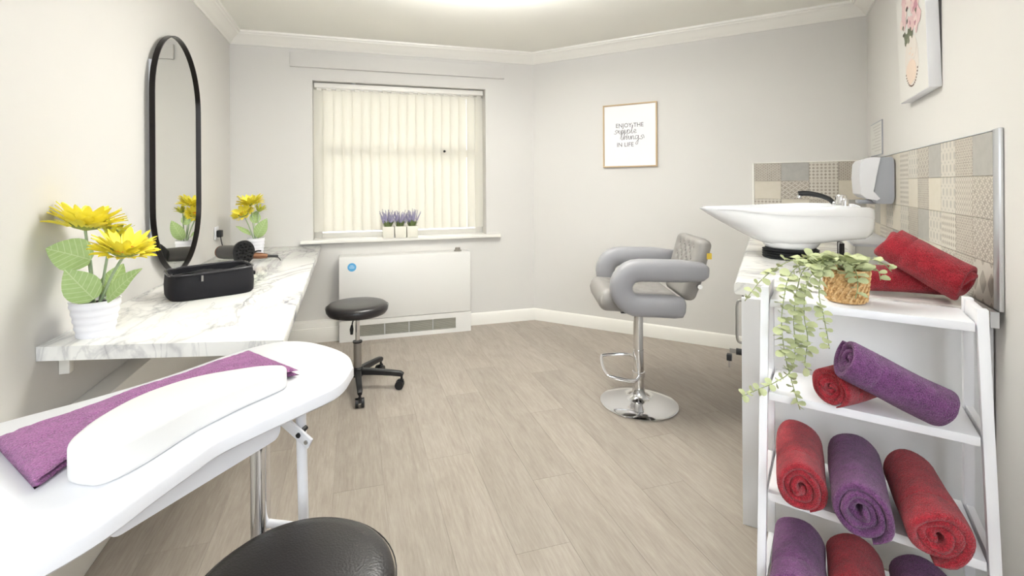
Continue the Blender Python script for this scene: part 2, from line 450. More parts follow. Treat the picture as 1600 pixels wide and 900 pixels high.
# floor slab and planks
floor = struct(MB().prism(ceil_poly, -0.08, -0.0015).build('floor', M_SUB))
def clip(poly, p, n):
    out = []
    for i in range(len(poly)):
        a, c = poly[i], poly[(i + 1) % len(poly)]
        da = (a[0] - p[0]) * n[0] + (a[1] - p[1]) * n[1]; dc = (c[0] - p[0]) * n[0] + (c[1] - p[1]) * n[1]
        if da >= 0: out.append(a)
        if (da >= 0) != (dc >= 0):
            t = da / (da - dc); out.append((a[0] + (c[0] - a[0]) * t, a[1] + (c[1] - a[1]) * t))
    return out
PW, PL = 0.196, 1.22
full = None
offs = [0.0, 0.62, 0.27, 0.95, 0.45, 0.12, 0.78]
for i in range(22):
    x0 = -1.066 + i * PW
    for j in range(-1, 5):
        y0 = -0.35 + j * PL - offs[i % 7]
        poly = [(x0, y0), (x0 + PW, y0), (x0 + PW, y0 + PL), (x0, y0 + PL)]
        for p, n in (((XL, 0), (1, 0)), ((0, YA), (0, -1)), (K2, CD), (K3, (-BD[0], -BD[1])), ((0, -0.35), (0, 1))):
            poly = clip(poly, p, n)
            if len(poly) < 3: break
        if len(poly) < 3: continue
        q = [(a - x0 - PW / 2, c - y0 - PL / 2) for a, c in poly]
        if (max(a for a, c in q) - min(a for a, c in q)) < 0.006 or (max(c for a, c in q) - min(c for a, c in q)) < 0.006: continue
        whole = len(poly) == 4 and abs((poly[2][0] - poly[0][0]) - PW) < 1e-6 and abs((poly[2][1] - poly[0][1]) - PL) < 1e-6
        if whole and full:
            inst(full, 'plank', floor, loc=(x0 + PW / 2, y0 + PL / 2, 0)); continue
        g = 0.0004
        cx = sum(a for a, c in q) / len(q); cy = sum(c for a, c in q) / len(q)
        q = [(a - math.copysign(min(g, abs(a - cx)), a - cx), c - math.copysign(min(g, abs(c - cy)), c - cy)) for a, c in q]
        o = MB().prism(q, -0.0014, 0.0).build('plank', M_FLOOR, floor, loc=(x0 + PW / 2, y0 + PL / 2, 0))
        if whole: full = o.data

# cornice (one trim per wall, mitred) and skirting boards
LINE = [(XL, -0.6), K1, K2, K3, K4]
PROF = [(0.0, 2.298), (0.008, 2.298), (0.011, 2.306), (0.02, 2.312), (0.036, 2.332), (0.06, 2.352), (0.078, 2.360), (0.081, 2.368), (0.092, 2.372), (0.095, ZC + 0.001), (0.0, ZC + 0.001)]
OFFS = [offset_poly(LINE, d) for d, z in PROF]
for k in range(len(LINE) - 1):
    r0 = [(OFFS[i][k][0], OFFS[i][k][1], PROF[i][1]) for i in range(len(PROF))]
    r1 = [(OFFS[i][k + 1][0], OFFS[i][k + 1][1], PROF[i][1]) for i in range(len(PROF))]
    struct(MB().rings([r0, r1]).build('trim_%d' % (k + 1), M_TRIM, smooth=40))
SK = [(0.0, 0.0), (0.016, 0.0), (0.016, 0.072), (0.013, 0.078), (0.012, 0.09), (0.006, 0.1), (0.0, 0.104)]
SL = [(0.936, YA), K2, ptB(1.71, 0)[:2]]
SO = [offset_poly(SL, d) for d, z in SK]
for k, nm in enumerate(('baseboard_window', 'baseboard_angled')):
    r0 = [(SO[i][k][0], SO[i][k][1], SK[i][1]) for i in range(len(SK))]
    r1 = [(SO[i][k + 1][0], SO[i][k + 1][1], SK[i][1]) for i in range(len(SK))]
    struct(MB().rings([r0, r1]).build(nm, M_TRIM, smooth=30))
# boxed-in pipes under the counter and beside the heater
struct(box('baseboard_left', XL, -0.814, -0.3, YA, 0.0, 0.50, M_TRIM, bevel=0.004))
struct(MB().box(-0.814, -0.118, 3.915, YA, 0.0, 0.155).box(-0.814, -0.118, 3.90, 3.915, 0.0, 0.112).build('baseboard_rear', M_TRIM, bevel=0.003))
# pelmet board over the window
struct(box('trim_5', -0.475, 1.281, 3.978, YA, 2.152, 2.262, M_WALL, bevel=0.003))

# ------------------------------------------------------------------ window, sill, blind
win = thing('window_1', 'white sash window behind the vertical blind', 'window', (0.4, YA + 0.17, WZ0)); win['kind'] = 'structure'
def wl(x): return x - 0.4
fr = MB()
zt = WZ1 - WZ0
for x0, x1, z0, z1 in ((WX0, WX0 + .06, 0, zt), (WX1 - .06, WX1, 0, zt), (WX0 + .06, WX1 - .06, 0, .06), (WX0 + .06, WX1 - .06, zt - .06, zt)):
    fr.box(wl(x0), wl(x1), -0.03, 0.04, z0, z1)
fr.build('window_frame', M_TRIM, win, bevel=0.003)
box('meeting_rail', wl(WX0 + .06), wl(WX1 - .06), -0.02, 0.03, 0.70, 0.765, M_TRIM, win, bevel=0.003)
box('pane', wl(WX0 + .055), wl(WX1 - .055), 0.004, 0.008, 0.055, 0.705, M_GLASS, win)
box('pane', wl(WX0 + .055), wl(WX1 - .055), 0.006, 0.010, 0.76, zt - 0.055, M_GLASS, win)
b = MB(); b.cyl((wl(0.758), -0.062, 0.752), (wl(0.758), -0.02, 0.752), 0.02, 0.024, 16); b.build('latch_knob', M_BLACKPL, win, smooth=40)
struct(MB().box(-0.404, 1.230, 3.952, YA - 0.0005, 0.760, 0.787).box(WX0 + .001, WX1 - .001, YA - 0.0005, YA + 0.135, 0.766, 0.787).build('window_sill', M_TRIM, bevel=0.004))

bl = thing('vertical_blind', 'cream vertical slat blind drawn across the window', 'blind', (0.4, YA + 0.075, 0.787))
box('head_rail', wl(WX0 + .008), wl(WX1 - .01), -0.028, 0.028, 1.222, 1.262, M_TRIM, bl, bevel=0.003)
for xx in (0.0, 1.0):
    box('rail_bracket', wl(xx - .016), wl(xx + .016), -0.03, 0.02, 1.2622, 1.2682, M_GREYPL, bl)
ns = 19; pitch = (WX1 - WX0 - 0.014) / ns
sl = MB(); W = 0.0445
rows = []
for k in range(9):
    t = -1 + 2 * k / 8; rows.append((t * W, 0.006 * (1 - t * t)))
vs = [(x, y, z) for z in (0.0, 1.15) for x, y in rows] + [(x, y + 0.0006, z) for z in (0.0, 1.15) for x, y in rows]
fs = [(k, k + 1, 9 + k + 1, 9 + k) for k in range(8)] + [(18 + k + 1, 18 + k, 27 + k, 27 + k + 1) for k in range(8)]
fs += [(0, 9, 27, 18), (8, 26, 35, 17)] + [(k + 1, k, 18 + k, 18 + k + 1) for k in range(8)] + [(9 + k, 9 + k + 1, 27 + k + 1, 27 + k) for k in range(8)]
sl.add(vs, fs)
slat = sl.build('slat', M_BLIND, bl, smooth=60)
cl = MB().box(-0.02, 0.02, -0.004, 0.004, 1.15, 1.17)
clo = cl.build('slat_clip', M_TRIM, slat)
for k in range(ns):
    x = WX0 + 0.007 + pitch * (k + 0.5); a = radians(24 + random.uniform(-3, 3))
    s_ = slat if k == 0 else copy_tree(slat, bl)
    s_.location = (wl(x), 0, 0.056); s_.rotation_euler = (0, 0, a)
MB().sphere((wl(.752), -.040, .721), .011, 12, 8).build('handle_stand_in', M_BLACKPL, bl, smooth=180)  # stands in for the window handle, added in front of the slats
ch = MB()
for k in range(ns - 1):
    x = WX0 + 0.007 + pitch * (k + 0.5); ch.tube([(wl(x), -0.012, 0.062), (wl(x + pitch / 2), -0.012, 0.055), (wl(x + pitch), -0.012, 0.062)], 0.0012, 5)
ch.build('bottom_chain', M_WHITE, bl)

# lavender pots on the sill
def lav_mesh(seed):
    rnd = random.Random(seed); lf = MB(); fl = MB()
    for k in range(90):
        a = rnd.uniform(0, 2 * pi); r = rnd.uniform(0, 0.03); h = rnd.uniform(0.05, 0.1); lean = rnd.uniform(0, 0.75)
        p0 = Vector((r * cos(a), r * sin(a) * 0.8, 0.088)); d = Vector((cos(a) * lean, sin(a) * lean * 0.6, 1)).normalized(); p1 = p0 + d * h * 0.7
        w = Vector((-sin(a), cos(a), 0)) * 0.0035
        lf.add([p0 - w, p0 + w, p0 + d * h * .35 + w, p1, p0 + d * h * .35 - w], [(0, 1, 2, 3, 4)])
    for k in range(34):
        a = rnd.uniform(0, 2 * pi); r = rnd.uniform(0.0, 0.03); lean = rnd.uniform(0, 0.62)
        d = Vector((cos(a) * lean, sin(a) * lean * 0.5, 1)).normalized(); p0 = Vector((r * cos(a), r * sin(a) * .8, 0.088)); h = rnd.uniform(0.08, 0.145)
        lf.tube([p0, p0 + d * h], 0.001, 4)
        n = 7
        for j in range(n):
            c = p0 + d * (h * (0.45 + 0.55 * j / (n - 1))); fl.sphere(c, 0.0062 * (1 - 0.5 * j / n), 6, 4, (1, 1, 1.2))
    return lf, fl
for i, (x, side) in enumerate(((0.268, 'leftmost of three'), (0.366, 'middle one of three'), (0.464, 'rightmost of three'))):
    t = thing('lavender_pot', ('cream pot of lavender on the window sill, ' + side), 'potted plant', (x, 3.985, 0.787), 0, 'lavender pots on the window sill')
    b = MB()
    def sq_(h, z, e=0.0): return [(-h, -h, z), (h, -h, z), (h, h, z), (-h, h, z)]
    b.rings([sq_(.043, 0), sq_(.0465, .093), sq_(.0425, .093), sq_(.041, .08)])
    b.build('pot', M_LAVWHITE, t, bevel=0.0015)
    box('soil', -.041, .041, -.041, .041, .078, .084, M_DARKSOIL, t)
    lf, fl = lav_mesh(20 + i)
    o = lf.build('foliage', M_LAVLEAF, t); o['kind'] = 'stuff'
    o = fl.build('blossom', M_LAVFLOW, t, smooth=180); o['kind'] = 'stuff'
    if i < 2:
        box('peg', .0462, .0492, -.006, .006, .0, .108, M_WHITE, t)

# ------------------------------------------------------------------ heater
ht = thing('storage_heater', 'white panel heater with blue sticker under the window', 'heater', (0.408, YA, 0))
hx0, hx1 = -0.524, 0.524
box('casing', hx0, hx1, -0.150, -0.001, 0.165, 0.660, M_HEATER, ht, bevel=0.005)
b = MB(); b.box(hx0, hx1, -0.152, -0.135, 0.122, 0.162).box(hx0, hx1, -0.152, -0.135, 0.0, 0.034)
b.box(hx0, -0.37, -0.152, -0.135, 0.034, 0.122).box(0.395, hx1, -0.152, -0.135, 0.034, 0.122).box(hx0, hx1, -0.135, -0.09, 0.0, 0.004).box(hx0, hx1, -0.092, -0.001, 0.0, 0.162)
b.build('plinth', M_HEATER, ht)
b = MB()
for k in range(12):
    z = 0.038 + k * 0.0072
    b.box(-0.37, 0.395, -0.147, -0.138, z, z + 0.0040, Matrix.Identity(4))
o = b.build('grille', M_GRILLE, ht); o['kind'] = 'stuff'
for x in (-0.18, 0.012, 0.205): box('grille_bar', x - .003, x + .003, -0.150, -0.136, 0.034, 0.122, M_ALU, ht)
b = MB(); mt = Matrix.Translation((-0.427, -0.1505, 0.580)) @ Matrix.Rotation(pi / 2, 4, 'X'); b.lathe([(0.033, 0), (0.033, 0.0009)], 36, mt)
st = b.build('sticker', M_BLUE, ht); st['label'] = 'round blue sticker'
b = MB()
for dz, hw in ((0.012, .012), (0.002, .02), (-0.008, .018)):
    b.box(-0.427 - hw, -0.427 + hw, -0.1518, -0.15135, 0.580 + dz - .002, 0.580 + dz + .002)
b.build('sticker_print', M_WHITEINK, st)
b = MB(); b.lathe([(0.032, 0.66), (0.032, 0.668), (0.024, 0.672), (0.021, 0.69), (0.0, 0.691)], 20, Matrix.Translation((0.43, -0.08, 0)), cap=False)
b.build('control_knob', mat('knob_grey', (134, 128, 120), 0.4), ht, smooth=40)

# ------------------------------------------------------------------ left counter, mirror, socket
ct = thing('wall_counter', 'long white marble-look counter along the left wall', 'counter', (XL, 1.7, 0.0))
def lc(x, y): return (x - XL, y - 1.7)
cp = [lc(-0.899, 1.715), lc(-0.21, 1.565), lc(-0.255, 3.998), lc(-0.899, 3.998)]
MB().prism(cp, 0.702, 0.745).build('countertop', M_MARBLE, ct, bevel=0.003)
b = MB()
b.prism([lc(-0.899, 1.7135), lc(-0.899, 1.7085), lc(-0.2085, 1.5585), lc(-0.2085, 1.5635)], 0.7025, 0.7445).build('edge_strip', M_MARBLE, ct)
for y in (1.83, 2.75, 3.55):
    b = MB(); b.box(0.0015, 0.030, y - 1.7 - .013, y - 1.7 + .013, 0.622, 0.7015).box(0.030, 0.2, y - 1.7 - .013, y - 1.7 + .013, 0.696, 0.7015)
    b.build('bracket', M_TRIM, ct, bevel=0.002)

mi = thing('wall_mirror', 'tall pill-shaped mirror with thin black frame on the left wall', 'mirror', (XL, 2.80, 0.78), -pi / 2)
# local: x = -(y-2.80), y out of the wall, z up
def pill(R, zl, zh, n=28):
    P = [(R * cos(t), zh + R * sin(t)) for t in [pi * k / n for k in range(n + 1)]]
    P += [(R * cos(t), zl + R * sin(t)) for t in [pi + pi * k / n for k in range(n + 1)]]
    return P
XZ = Matrix.Rotation(pi / 2, 4, 'X')      # (x, y, z) -> (x, -z, y)
ZL, ZH, R = 0.335, 0.865, 0.335
box('backing_board', -0.325, 0.285, 0.001, 0.020, 0.175, 1.02, M_WHITE, mi, bevel=0.002)
b = MB()
o_, i_ = pill(R, ZL, ZH), pill(R - 0.006, ZL, ZH)
ring = [[(x, 0.0205, z) for x, z in o_], [(x, 0.043, z) for x, z in o_], [(x, 0.043, z) for x, z in i_], [(x, 0.0215, z) for x, z in i_]]
b.rings(ring, cap=False); b.build('frame', M_BLACKMETAL, mi, smooth=40)
MB().rings([[(x, 0.0212, z) for x, z in pill(R - .003, ZL, ZH)], [(x, 0.030, z) for x, z in pill(R - .0058, ZL, ZH)]]).build('glass', M_MIRROR, mi)

so = thing('wall_socket', 'white wall socket in the corner above the counter', 'socket', (XL, 3.598, 0.90), -pi / 2)
box('plate', -0.043, 0.043, 0.0005, 0.009, -0.043, 0.043, M_WHITE, so, bevel=0.003)
MB().box(-0.012, 0.012, 0.009, 0.012, 0.018, 0.03).build('switch', M_WHITE, so)

# ------------------------------------------------------------------ sunflowers
def make_petal(L, W, mt, cup):
    b = MB(); rows = [(0.0, .32), (.3, .9), (.6, 1.0), (.85, .55), (1.0, .05)]
    vs = []
    for t, w in rows:
        z = cup * L * t - 0.25 * L * t * t * (1 if cup > 0 else -1)
        for sx in (-1, 0, 1): vs.append((t * L, sx * w * W / 2, z - (0.12 * W if sx == 0 else 0)))
    fs = []
    for k in range(4):
        for j in range(2): fs.append((k * 3 + j, k * 3 + j + 1, k * 3 + 4 + j, k * 3 + 3 + j))
    b.add(vs, fs); return b
def make_leaf(L, W, fold=0.18, droop=0.25):
    b = MB(); vs = []; fs = []; n = 8
    for k in range(n + 1):
        t = k / n; w = W / 2 * (sin(pi * min(1, t * 0.94 + 0.06)) ** 0.75) * (1.1 - 0.35 * t) if k < n else 0.001
        for j in range(-2, 3):
            u = j / 2; vs.append((t * L, u * w, fold * abs(u) * w - droop * L * t * t + 0.0025 * (abs(j) == 1) + 0.003 * sin(9 * t) * (abs(j) == 2)))
    for k in range(n):
        for j in range(4): fs.append((k * 5 + j, k * 5 + j + 1, k * 5 + 6 + j, k * 5 + 5 + j))
    b.add(vs, fs); return b
def axis_matrix(loc, xdir, up=(0, 0, 1)):
    x = Vector(xdir).normalized(); z = Vector(up); z = (z - x * z.dot(x))
    if z.length < 1e-4: z = Vector((1, 0, 0)) - x * x.x
    z.normalize(); y = z.cross(x)
    return Matrix(((x.x, y.x, z.x, loc[0]), (x.y, y.y, z.y, loc[1]), (x.z, y.z, z.z, loc[2]), (0, 0, 0, 1)))
petal_cache = {}
def flower_head(parent, loc, normal, R, kind='open'):
    n = Vector(normal).normalized(); tmp = Vector((1, 0, 0)) if abs(n.x) < .9 else Vector((0, 1, 0))
    mtx = axis_matrix(loc, (tmp - n * tmp.dot(n)), n)
    hb = MB(); hb.lathe([(0.004, -0.012), (R * .3, -0.006), (R * .46, 0.004), (R * .44, 0.010), (0.0, 0.012)], 18, cap=False)
    head = hb.build('flower_head', M_SEPAL, parent, smooth=50); head.matrix_local = mtx
    cb = MB(); cb.lathe([(R * .34, 0.010), (R * .30, 0.017), (R * .16, 0.020), (0.0, 0.018)], 16, cap=False); cb.build('seed_disc', M_SEED if kind == 'open' else M_SEPAL, head, smooth=60)
    key = (round(R, 3), kind)
    if key not in petal_cache:
        mt = M_PETAL if kind == 'open' else M_PETALG
        petal_cache[key] = [make_petal(R * .60, R * .27, mt, c).build('petal_shape', mt, None, smooth=180) for c in ((.45, .8, 1.15) if kind == 'open' else (.9, 1.4, 2.0))]
        for q in petal_cache[key]: COL.objects.unlink(q)
    for ring, (cnt, rr, zz) in enumerate(((22, .46, .000), (20, .40, .006), (17, .30, .011)) if kind == 'open' else ((10, .40, .004), (8, .30, .009))):
        me = petal_cache[key][ring].data
        for k in range(cnt):
            a = 2 * pi * (k + .37 * ring) / cnt + random.uniform(-.09, .09)
            m_ = Matrix.Rotation(a, 4, 'Z') @ Matrix.Translation((R * rr, 0, zz)) @ Matrix.Rotation(random.uniform(-.16, .16), 4, 'Y') @ Matrix.Rotation(random.uniform(-.2, .2), 4, 'X') @ Matrix.Scale(random.uniform(.9, 1.1), 4)
            inst(me, 'petal', head, m_)
    return head
def flower_pot(parent, rt, rb, h):
    b = MB(); prof = []
    n = 20
    for k in range(n + 1):
        t = k / n; r = rb + (rt - rb) * t + 0.0016 * sin(t * 5 * 2 * pi); prof.append((r, t * h))
    prof = [(rb * .8, 0.0)] + prof + [(rt - .004, h + .001), (rt - .007, h - .004), (rt - .012, h - .02)]
    b.lathe(prof, 40); b.build('pot', M_POT, parent, smooth=60)
    MB().lathe([(0.001, h - .019), (rt - .0105, h - .019), (rt - .0115, h - .014), (0.001, h - .008)], 24).build('soil', M_DARKSOIL, parent)
def sunflower(name, label, loc, rt, rb, h, heads, leaves, sf=1.0):
    t = thing(name, label, 'potted plant', loc, 0, 'potted artificial sunflowers on the counter')
    flower_pot(t, rt, rb, h)
    L = Vector(loc)
    for p, nrm, R, kind, base in heads:
        p = Vector(p) - L; nr = Vector(nrm).normalized(); st = Vector((base[0], base[1], h - .012)); end = p - nr * .01
        pts = catmull([st, st.lerp(end, .5) + Vector((0, 0, .01)), end], 6)
        stem = MB().tube(pts, .0042 * sf, 8).build('stem', M_STEM, t, smooth=180)
        flower_head(t, p, nr, R, kind)
    for p, tip, up, W in leaves:
        p = Vector(p) - L; tip = Vector(tip) - L; Ln = (tip - p).length
        o = make_leaf(Ln, W).build('leaf', M_LEAF, t, smooth=180)
        o.matrix_local = axis_matrix(p, tip - p, up)
        st = Vector((p.x * .25, p.y * .25, h - .015))
        MB().tube(catmull([st, st.lerp(p, .6) + Vector((0, 0, .012)), p], 5), .0022 * sf, 6).build('leaf_stalk', M_STEM, t, smooth=180)
N_ = (-0.79, 1.795, 0.745)
sunflower('sunflower_pot', 'larger potted sunflower nearest the camera, beside the mirror', N_, .067, .048, .112,
    [((-.812, 1.79, 1.088), (.10, .12, 1), .098, 'open', (-.005, 0)),
     ((-.745, 1.80, 1.058), (.35, .1, .9), .052, 'bud', (.005, .015)),
     ((-.688, 1.735, 1.008), (.22, -.18, .95), .086, 'open', (.015, -.01))],
    [((-.792, 1.775, .985), (-.882, 1.73, 1.035), (.35, -.9, .35), .112), ((-.772, 1.745, .868), (-.822, 1.70, .962), (.2, -1, .35), .098),
     ((-.738, 1.75, .860), (-.655, 1.68, .965), (-.3, -.8, .45), .062), ((-.765, 1.80, .865), (-.735, 1.83, .965), (.1, -.9, .3), .07)])
F_ = (-0.655, 3.61, 0.745)
sunflower('sunflower_pot', 'smaller-looking potted sunflower at the far end of the counter in the corner', F_, .058, .046, .112,
    [((-.692, 3.63, 1.092), (-.1, -.1, 1), .088, 'open', (-.005, .0)),
     ((-.635, 3.62, 1.050), (.3, -.1, .9), .046, 'bud', (.01, .01)),
     ((-.726, 3.59, 1.020), (-.3, -.4, .9), .075, 'open', (-.01, -.01))],
    [((-.648, 3.60, .865), (-.585, 3.56, .985), (.1, -1, .2), .085), ((-.69, 3.61, .88), (-.765, 3.59, .955), (.3, -.5, .6), .045),
     ((-.665, 3.62, .96), (-.655, 3.63, 1.045), (.1, -1, .2), .075)])

# ------------------------------------------------------------------ black bag and hair dryer
bag = thing('toiletry_bag', 'open black zip toiletry bag on the marble counter under the mirror', 'bag', (-0.612, 2.352, 0.745), radians(24))
def bag_sec(a, b_, z, n=40, p=4.5, dz=0.0): return [(x, y, z + dz * (x / a)) for x, y in superell(a, b_, n, p)]
b = MB()
b.rings([bag_sec(.155, .112, 0.0), bag_sec(.163, .121, .010), bag_sec(.165, .124, .05), bag_sec(.161, .121, .102), bag_sec(.157, .117, .109, dz=.004), bag_sec(.151, .111, .107, dz=.004), bag_sec(.151, .112, .05), bag_sec(.145, .106, .010)])
b.build('bag_body', M_NYLON, bag, smooth=50)
b = MB(); b.tube([(x, y, .109 + .004 * x / .15) for x, y in superell(.160, .120, 48, 4.5)] + [(.160, 0, .113)], .0045, 8); b.build('zip_edge', M_PVC, bag, smooth=180)
b = MB()      # half-open lid sagging into the bag
vs = []; fs = []
for i in range(13):
    for j in range(9):
        x = -.142 + .284 * i / 12; y = -.108 + .15 * j / 8
        vs.append((x, y, .108 - .026 * (j / 8) ** 1.3 * (0.6 + .4 * sin(i * .9)) + .006 * sin(i * .7 + j)))
for i in range(12):
    for j in range(8): fs.append((i * 9 + j, (i + 1) * 9 + j, (i + 1) * 9 + j + 1, i * 9 + j + 1))
b.add(vs, fs); b.build('lid_flap', M_NYLON, bag, smooth=180)
b = MB(); b.box(.163, .181, -.02, .02, .062, .078).build('side_tab', M_NYLON, bag, bevel=.003)
b = MB(); b.box(-.052, -.044, -.1262, -.1225, .076, .100).build('zip_pull', M_STEEL, bag)

hd = thing('hair_dryer', 'grey hair dryer with black diffuser lying on the counter', 'hair dryer', (-0.66, 3.19, 0.745))
A0 = Vector((0.018, -0.02, 0.072)); AX = Vector((-0.70, 0.70, -0.06)).normalized()
b = MB()
sec = [(0.0, .036), (.03, .040), (.09, .043), (.15, .043), (.185, .040)]
b.tube([A0 + AX * (.035 + d) for d, r in sec], [r for d, r in sec], 24).build('barrel', M_DRYER, hd, smooth=50)
b = MB(); b.tube([A0 + AX * (.221 + d) for d in (0, .012, .02)], [.041, .039, .030], 24).build('rear_ring', M_COPPER, hd, smooth=50)
b = MB(); secs = [(.05, .038), (.03, .055), (.012, .069), (-.004, .071), (-.006, .066), (.004, .062)]
b.tube([A0 + AX * d for d, r in secs], [r for d, r in secs], 28).build('diffuser', M_BLACKPL, hd, smooth=50)
u = AX.cross(Vector((0, 0, 1))).normalized(); w = u.cross(AX)
pr = MB()
for rr, cnt in ((.012, 4), (.031, 9), (.05, 14)):
    for k in range(cnt):
        a = 2 * pi * k / cnt + rr * 40; c = A0 + u * (rr * cos(a)) + w * (rr * sin(a)); pr.tube([c + AX * .006, c - AX * .022], [.0052, .0036], 7)
o = pr.build('diffuser_prongs', M_BLACKPL, hd, smooth=50)
b = MB(); h0 = A0 + AX * .085 + Vector((.03, .02, -.025)); hdv = Vector((.20, .035, -.022)).normalized()
h0 = Vector((0.035, 0.03, .045))
b.tube([h0 + hdv * d for d in (0, .02, .07, .105)], [.018, .020, .019, .013], 18).build('handle', mat('brown_bronze', (128, 88, 62), .4, .5), hd, smooth=50)
MB().tube([h0 + hdv * d for d in (.105, .14, .165)], [.0105, .0085, .0095], 14).build('cord_sleeve', M_BLACKPL, hd, smooth=50)
MB().tube(catmull([h0 + hdv * .03 + Vector((0, 0, .02)), h0 + hdv * .05 + Vector((.0, -.01, .03)), h0 + hdv * .072 + Vector((0, -.012, .032))], 5), .005, 8).build('hanging_loop', M_BLACKPL, hd, smooth=180)
Lh = Vector(hd.location)
pg = Vector((XL + .0095, 3.598, .898)) - Lh
MB().box(pg.x, pg.x + .032, pg.y - .022, pg.y + .022, pg.z - .026, pg.z + .022).build('plug', M_BLACKPL, hd, bevel=.006)
e0 = pg + Vector((.02, 0, -.024))
MB().tube(catmull([e0, e0 + Vector((.008, -.01, -.035)), e0 + Vector((.03, -.06, -.075)), e0 + Vector((.05, -.12, -.120)), e0 + Vector((.12, -.10, -.1265)), e0 + Vector((.26, -.16, -.1265)), h0 + hdv * .15 + Vector((.02, .02, -.034)), h0 + hdv * .163], 8), .0032, 7).build('cord', M_BLACKPL, hd, smooth=180)

# ------------------------------------------------------------------ nail table, arm rest, folded towel
nt = thing('nail_table', 'white kidney-shaped folding nail table in the left foreground', 'table', (-0.4, 0.9, 0))
NL = Vector((-0.4, 0.9, 0))
outl = [(-.003, 1.150), (-.030, 1.055), (-.092, .992), (-.147, .944), (-.213, .882), (-.240, .835), (-.270, .779), (-.302, .712), (-.334, .670), (-.375, .632), (-.45, .565), (-.54, .52), (-.64, .51), (-.76, .56), (-.855, .66), (-.865, .78), (-.80, .90), (-.70, .995), (-.613, 1.065), (-.505, 1.135), (-.40, 1.222), (-.313, 1.32), (-.25, 1.375), (-.190, 1.398), (-.124, 1.375), (-.056, 1.303), (-.015, 1.228)]
cl_ = [Vector((x, y, 0)) - NL for x, y in outl]
loop = catmull(cl_ + [cl_[0]], 6)[:-1]
pl = [(p.x, p.y) for p in loop]
cxy = (sum(p[0] for p in pl) / len(pl), sum(p[1] for p in pl) / len(pl))
def inset(P, d):
    n = len(P); out = []
    for i in range(n):
        a, c = P[i - 1], P[(i + 1) % n]; tx, ty = c[0] - a[0], c[1] - a[1]; L_ = hypot(tx, ty) or 1
        out.append((P[i][0] - ty / L_ * d * ORI, P[i][1] + tx / L_ * d * ORI))
    return out
ORI = 1 if sum(pl[i][0] * pl[(i + 1) % len(pl)][1] - pl[(i + 1) % len(pl)][0] * pl[i][1] for i in range(len(pl))) > 0 else -1
b = MB()
b.rings([[(x, y, z) for x, y in inset(pl, d)] for d, z in ((.004, .764), (0, .768), (0, .786), (.0015, .789), (.004, .790))])
b.build('tabletop', M_WHITE, nt, smooth=40)
# drawer box under the top
DX = (Vector((-.148, 1.046, 0)) - Vector((-.341, .810, 0))).normalized(); DY = Vector((-DX.y, DX.x, 0))
O = Vector((-.343, .808, 0)) - NL
mt = Matrix(((DX.x, DY.x, 0, O.x), (DX.y, DY.y, 0, O.y), (0, 0, 1, 0), (0, 0, 0, 1)))
prof = [(0, .7635)] + [(.018 - .018 * cos(t), .718 - .018 * sin(t)) for t in [pi / 2 * k / 5 for k in range(6)]] + [(0.292 + .018 * sin(t), .718 - .018 * cos(t)) for t in [pi / 2 * k / 5 for k in range(6)]] + [(.310, .7635)]
b = MB(); b.rings([[(x, y, z) for x, z in prof] for y in (0.0, 0.24)], mtx=mt); b.build('drawer', M_WHITE, nt, smooth=40)
def lt(x, y, z): return (x + .4, y - .9, z)
MB().cyl(lt(-.118, 1.262, 0.004), lt(-.133, 1.270, .7635), .0125, None, 16).build('leg', M_WHITE, nt, smooth=40)
MB().cyl(lt(-.232, 1.318, 0.0), lt(-.232, 1.318, .7635), .0235, None, 20).build('chrome_leg', M_CHROME, nt, smooth=40)
MB().cyl(lt(-.72, .70, 0.0), lt(-.72, .70, .7635), .0235, None, 20).build('chrome_leg', M_CHROME, nt, smooth=40)
MB().cyl(lt(-.56, .56, 0.0), lt(-.56, .56, .7635), .0125, None, 16).build('leg', M_WHITE, nt, smooth=40)
br = MB(); p0, p1 = Vector(lt(-.172, 1.272, .632)), Vector(lt(-.098, 1.218, .583)); d = (p1 - p0).normalized()
mt = axis_matrix(p0, d, (0, 0, 1)); br.box(-.02, .094, -.004, .004, -.014, .014, mt)
bo = br.build('brace', M_WHITE, nt, bevel=.002)
bb = MB()
for x in (.0, .084): bb.add(*[(lambda q: (q.v, q.f))(MB().lathe([(.005, 0), (.005, .003)], 12))][0], mtx=mt @ Matrix.Translation((x, -.004, 0)) @ Matrix.Rotation(pi / 2, 4, 'X'))
bb.build('rivet', M_STEEL, bo)
MB().cyl(lt(-.118, 1.262, .612), lt(-.135, 1.235, .605), .006, None, 10).build('stop_screw', M_BLACKPL, nt, smooth=40)
MB().cyl(lt(-.232, 1.318, .36), lt(-.125, 1.2665, .36), .010, None, 12).build('cross_bar', M_WHITE, nt, smooth=40)

ar = [(-.400, .835), (-.393, .815), (-.364, .797), (-.343, .794), (-.32, .813), (-.294, .855), (-.26, .922), (-.205, .992), (-.161, 1.038), (-.138, 1.066), (-.146, 1.088), (-.18, 1.098), (-.222, 1.093), (-.298, 1.066), (-.348, 1.02), (-.379, .967), (-.398, .893)]
A_ = [Vector((x + .28, y - .93, 0)) for x, y in ar]
apl = [(p.x, p.y) for p in catmull(A_ + [A_[0]], 5)[:-1]]
ORI = 1 if sum(apl[i][0] * apl[(i + 1) % len(apl)][1] - apl[(i + 1) % len(apl)][0] * apl[i][1] for i in range(len(apl))) > 0 else -1
b = MB(); b.rings([[(x, y, z) for x, y in inset(apl, d)] for d, z in ((.004, 0), (.001, .003), (0, .010), (0, .046), (.0015, .052), (.005, .056), (.011, .0575))])
b.v = [(x, y, z * (1.0 - .24 * min(1, max(0, ((x + .10) * .66 + (y + .10) * .75) / .33)))) for x, y, z in b.v]
tag(b.build('arm_rest_cushion', M_CUSHION, None, smooth=60, loc=(-.28, .93, .7905)), 'white bean-shaped arm rest cushion on the nail table', 'cushion')

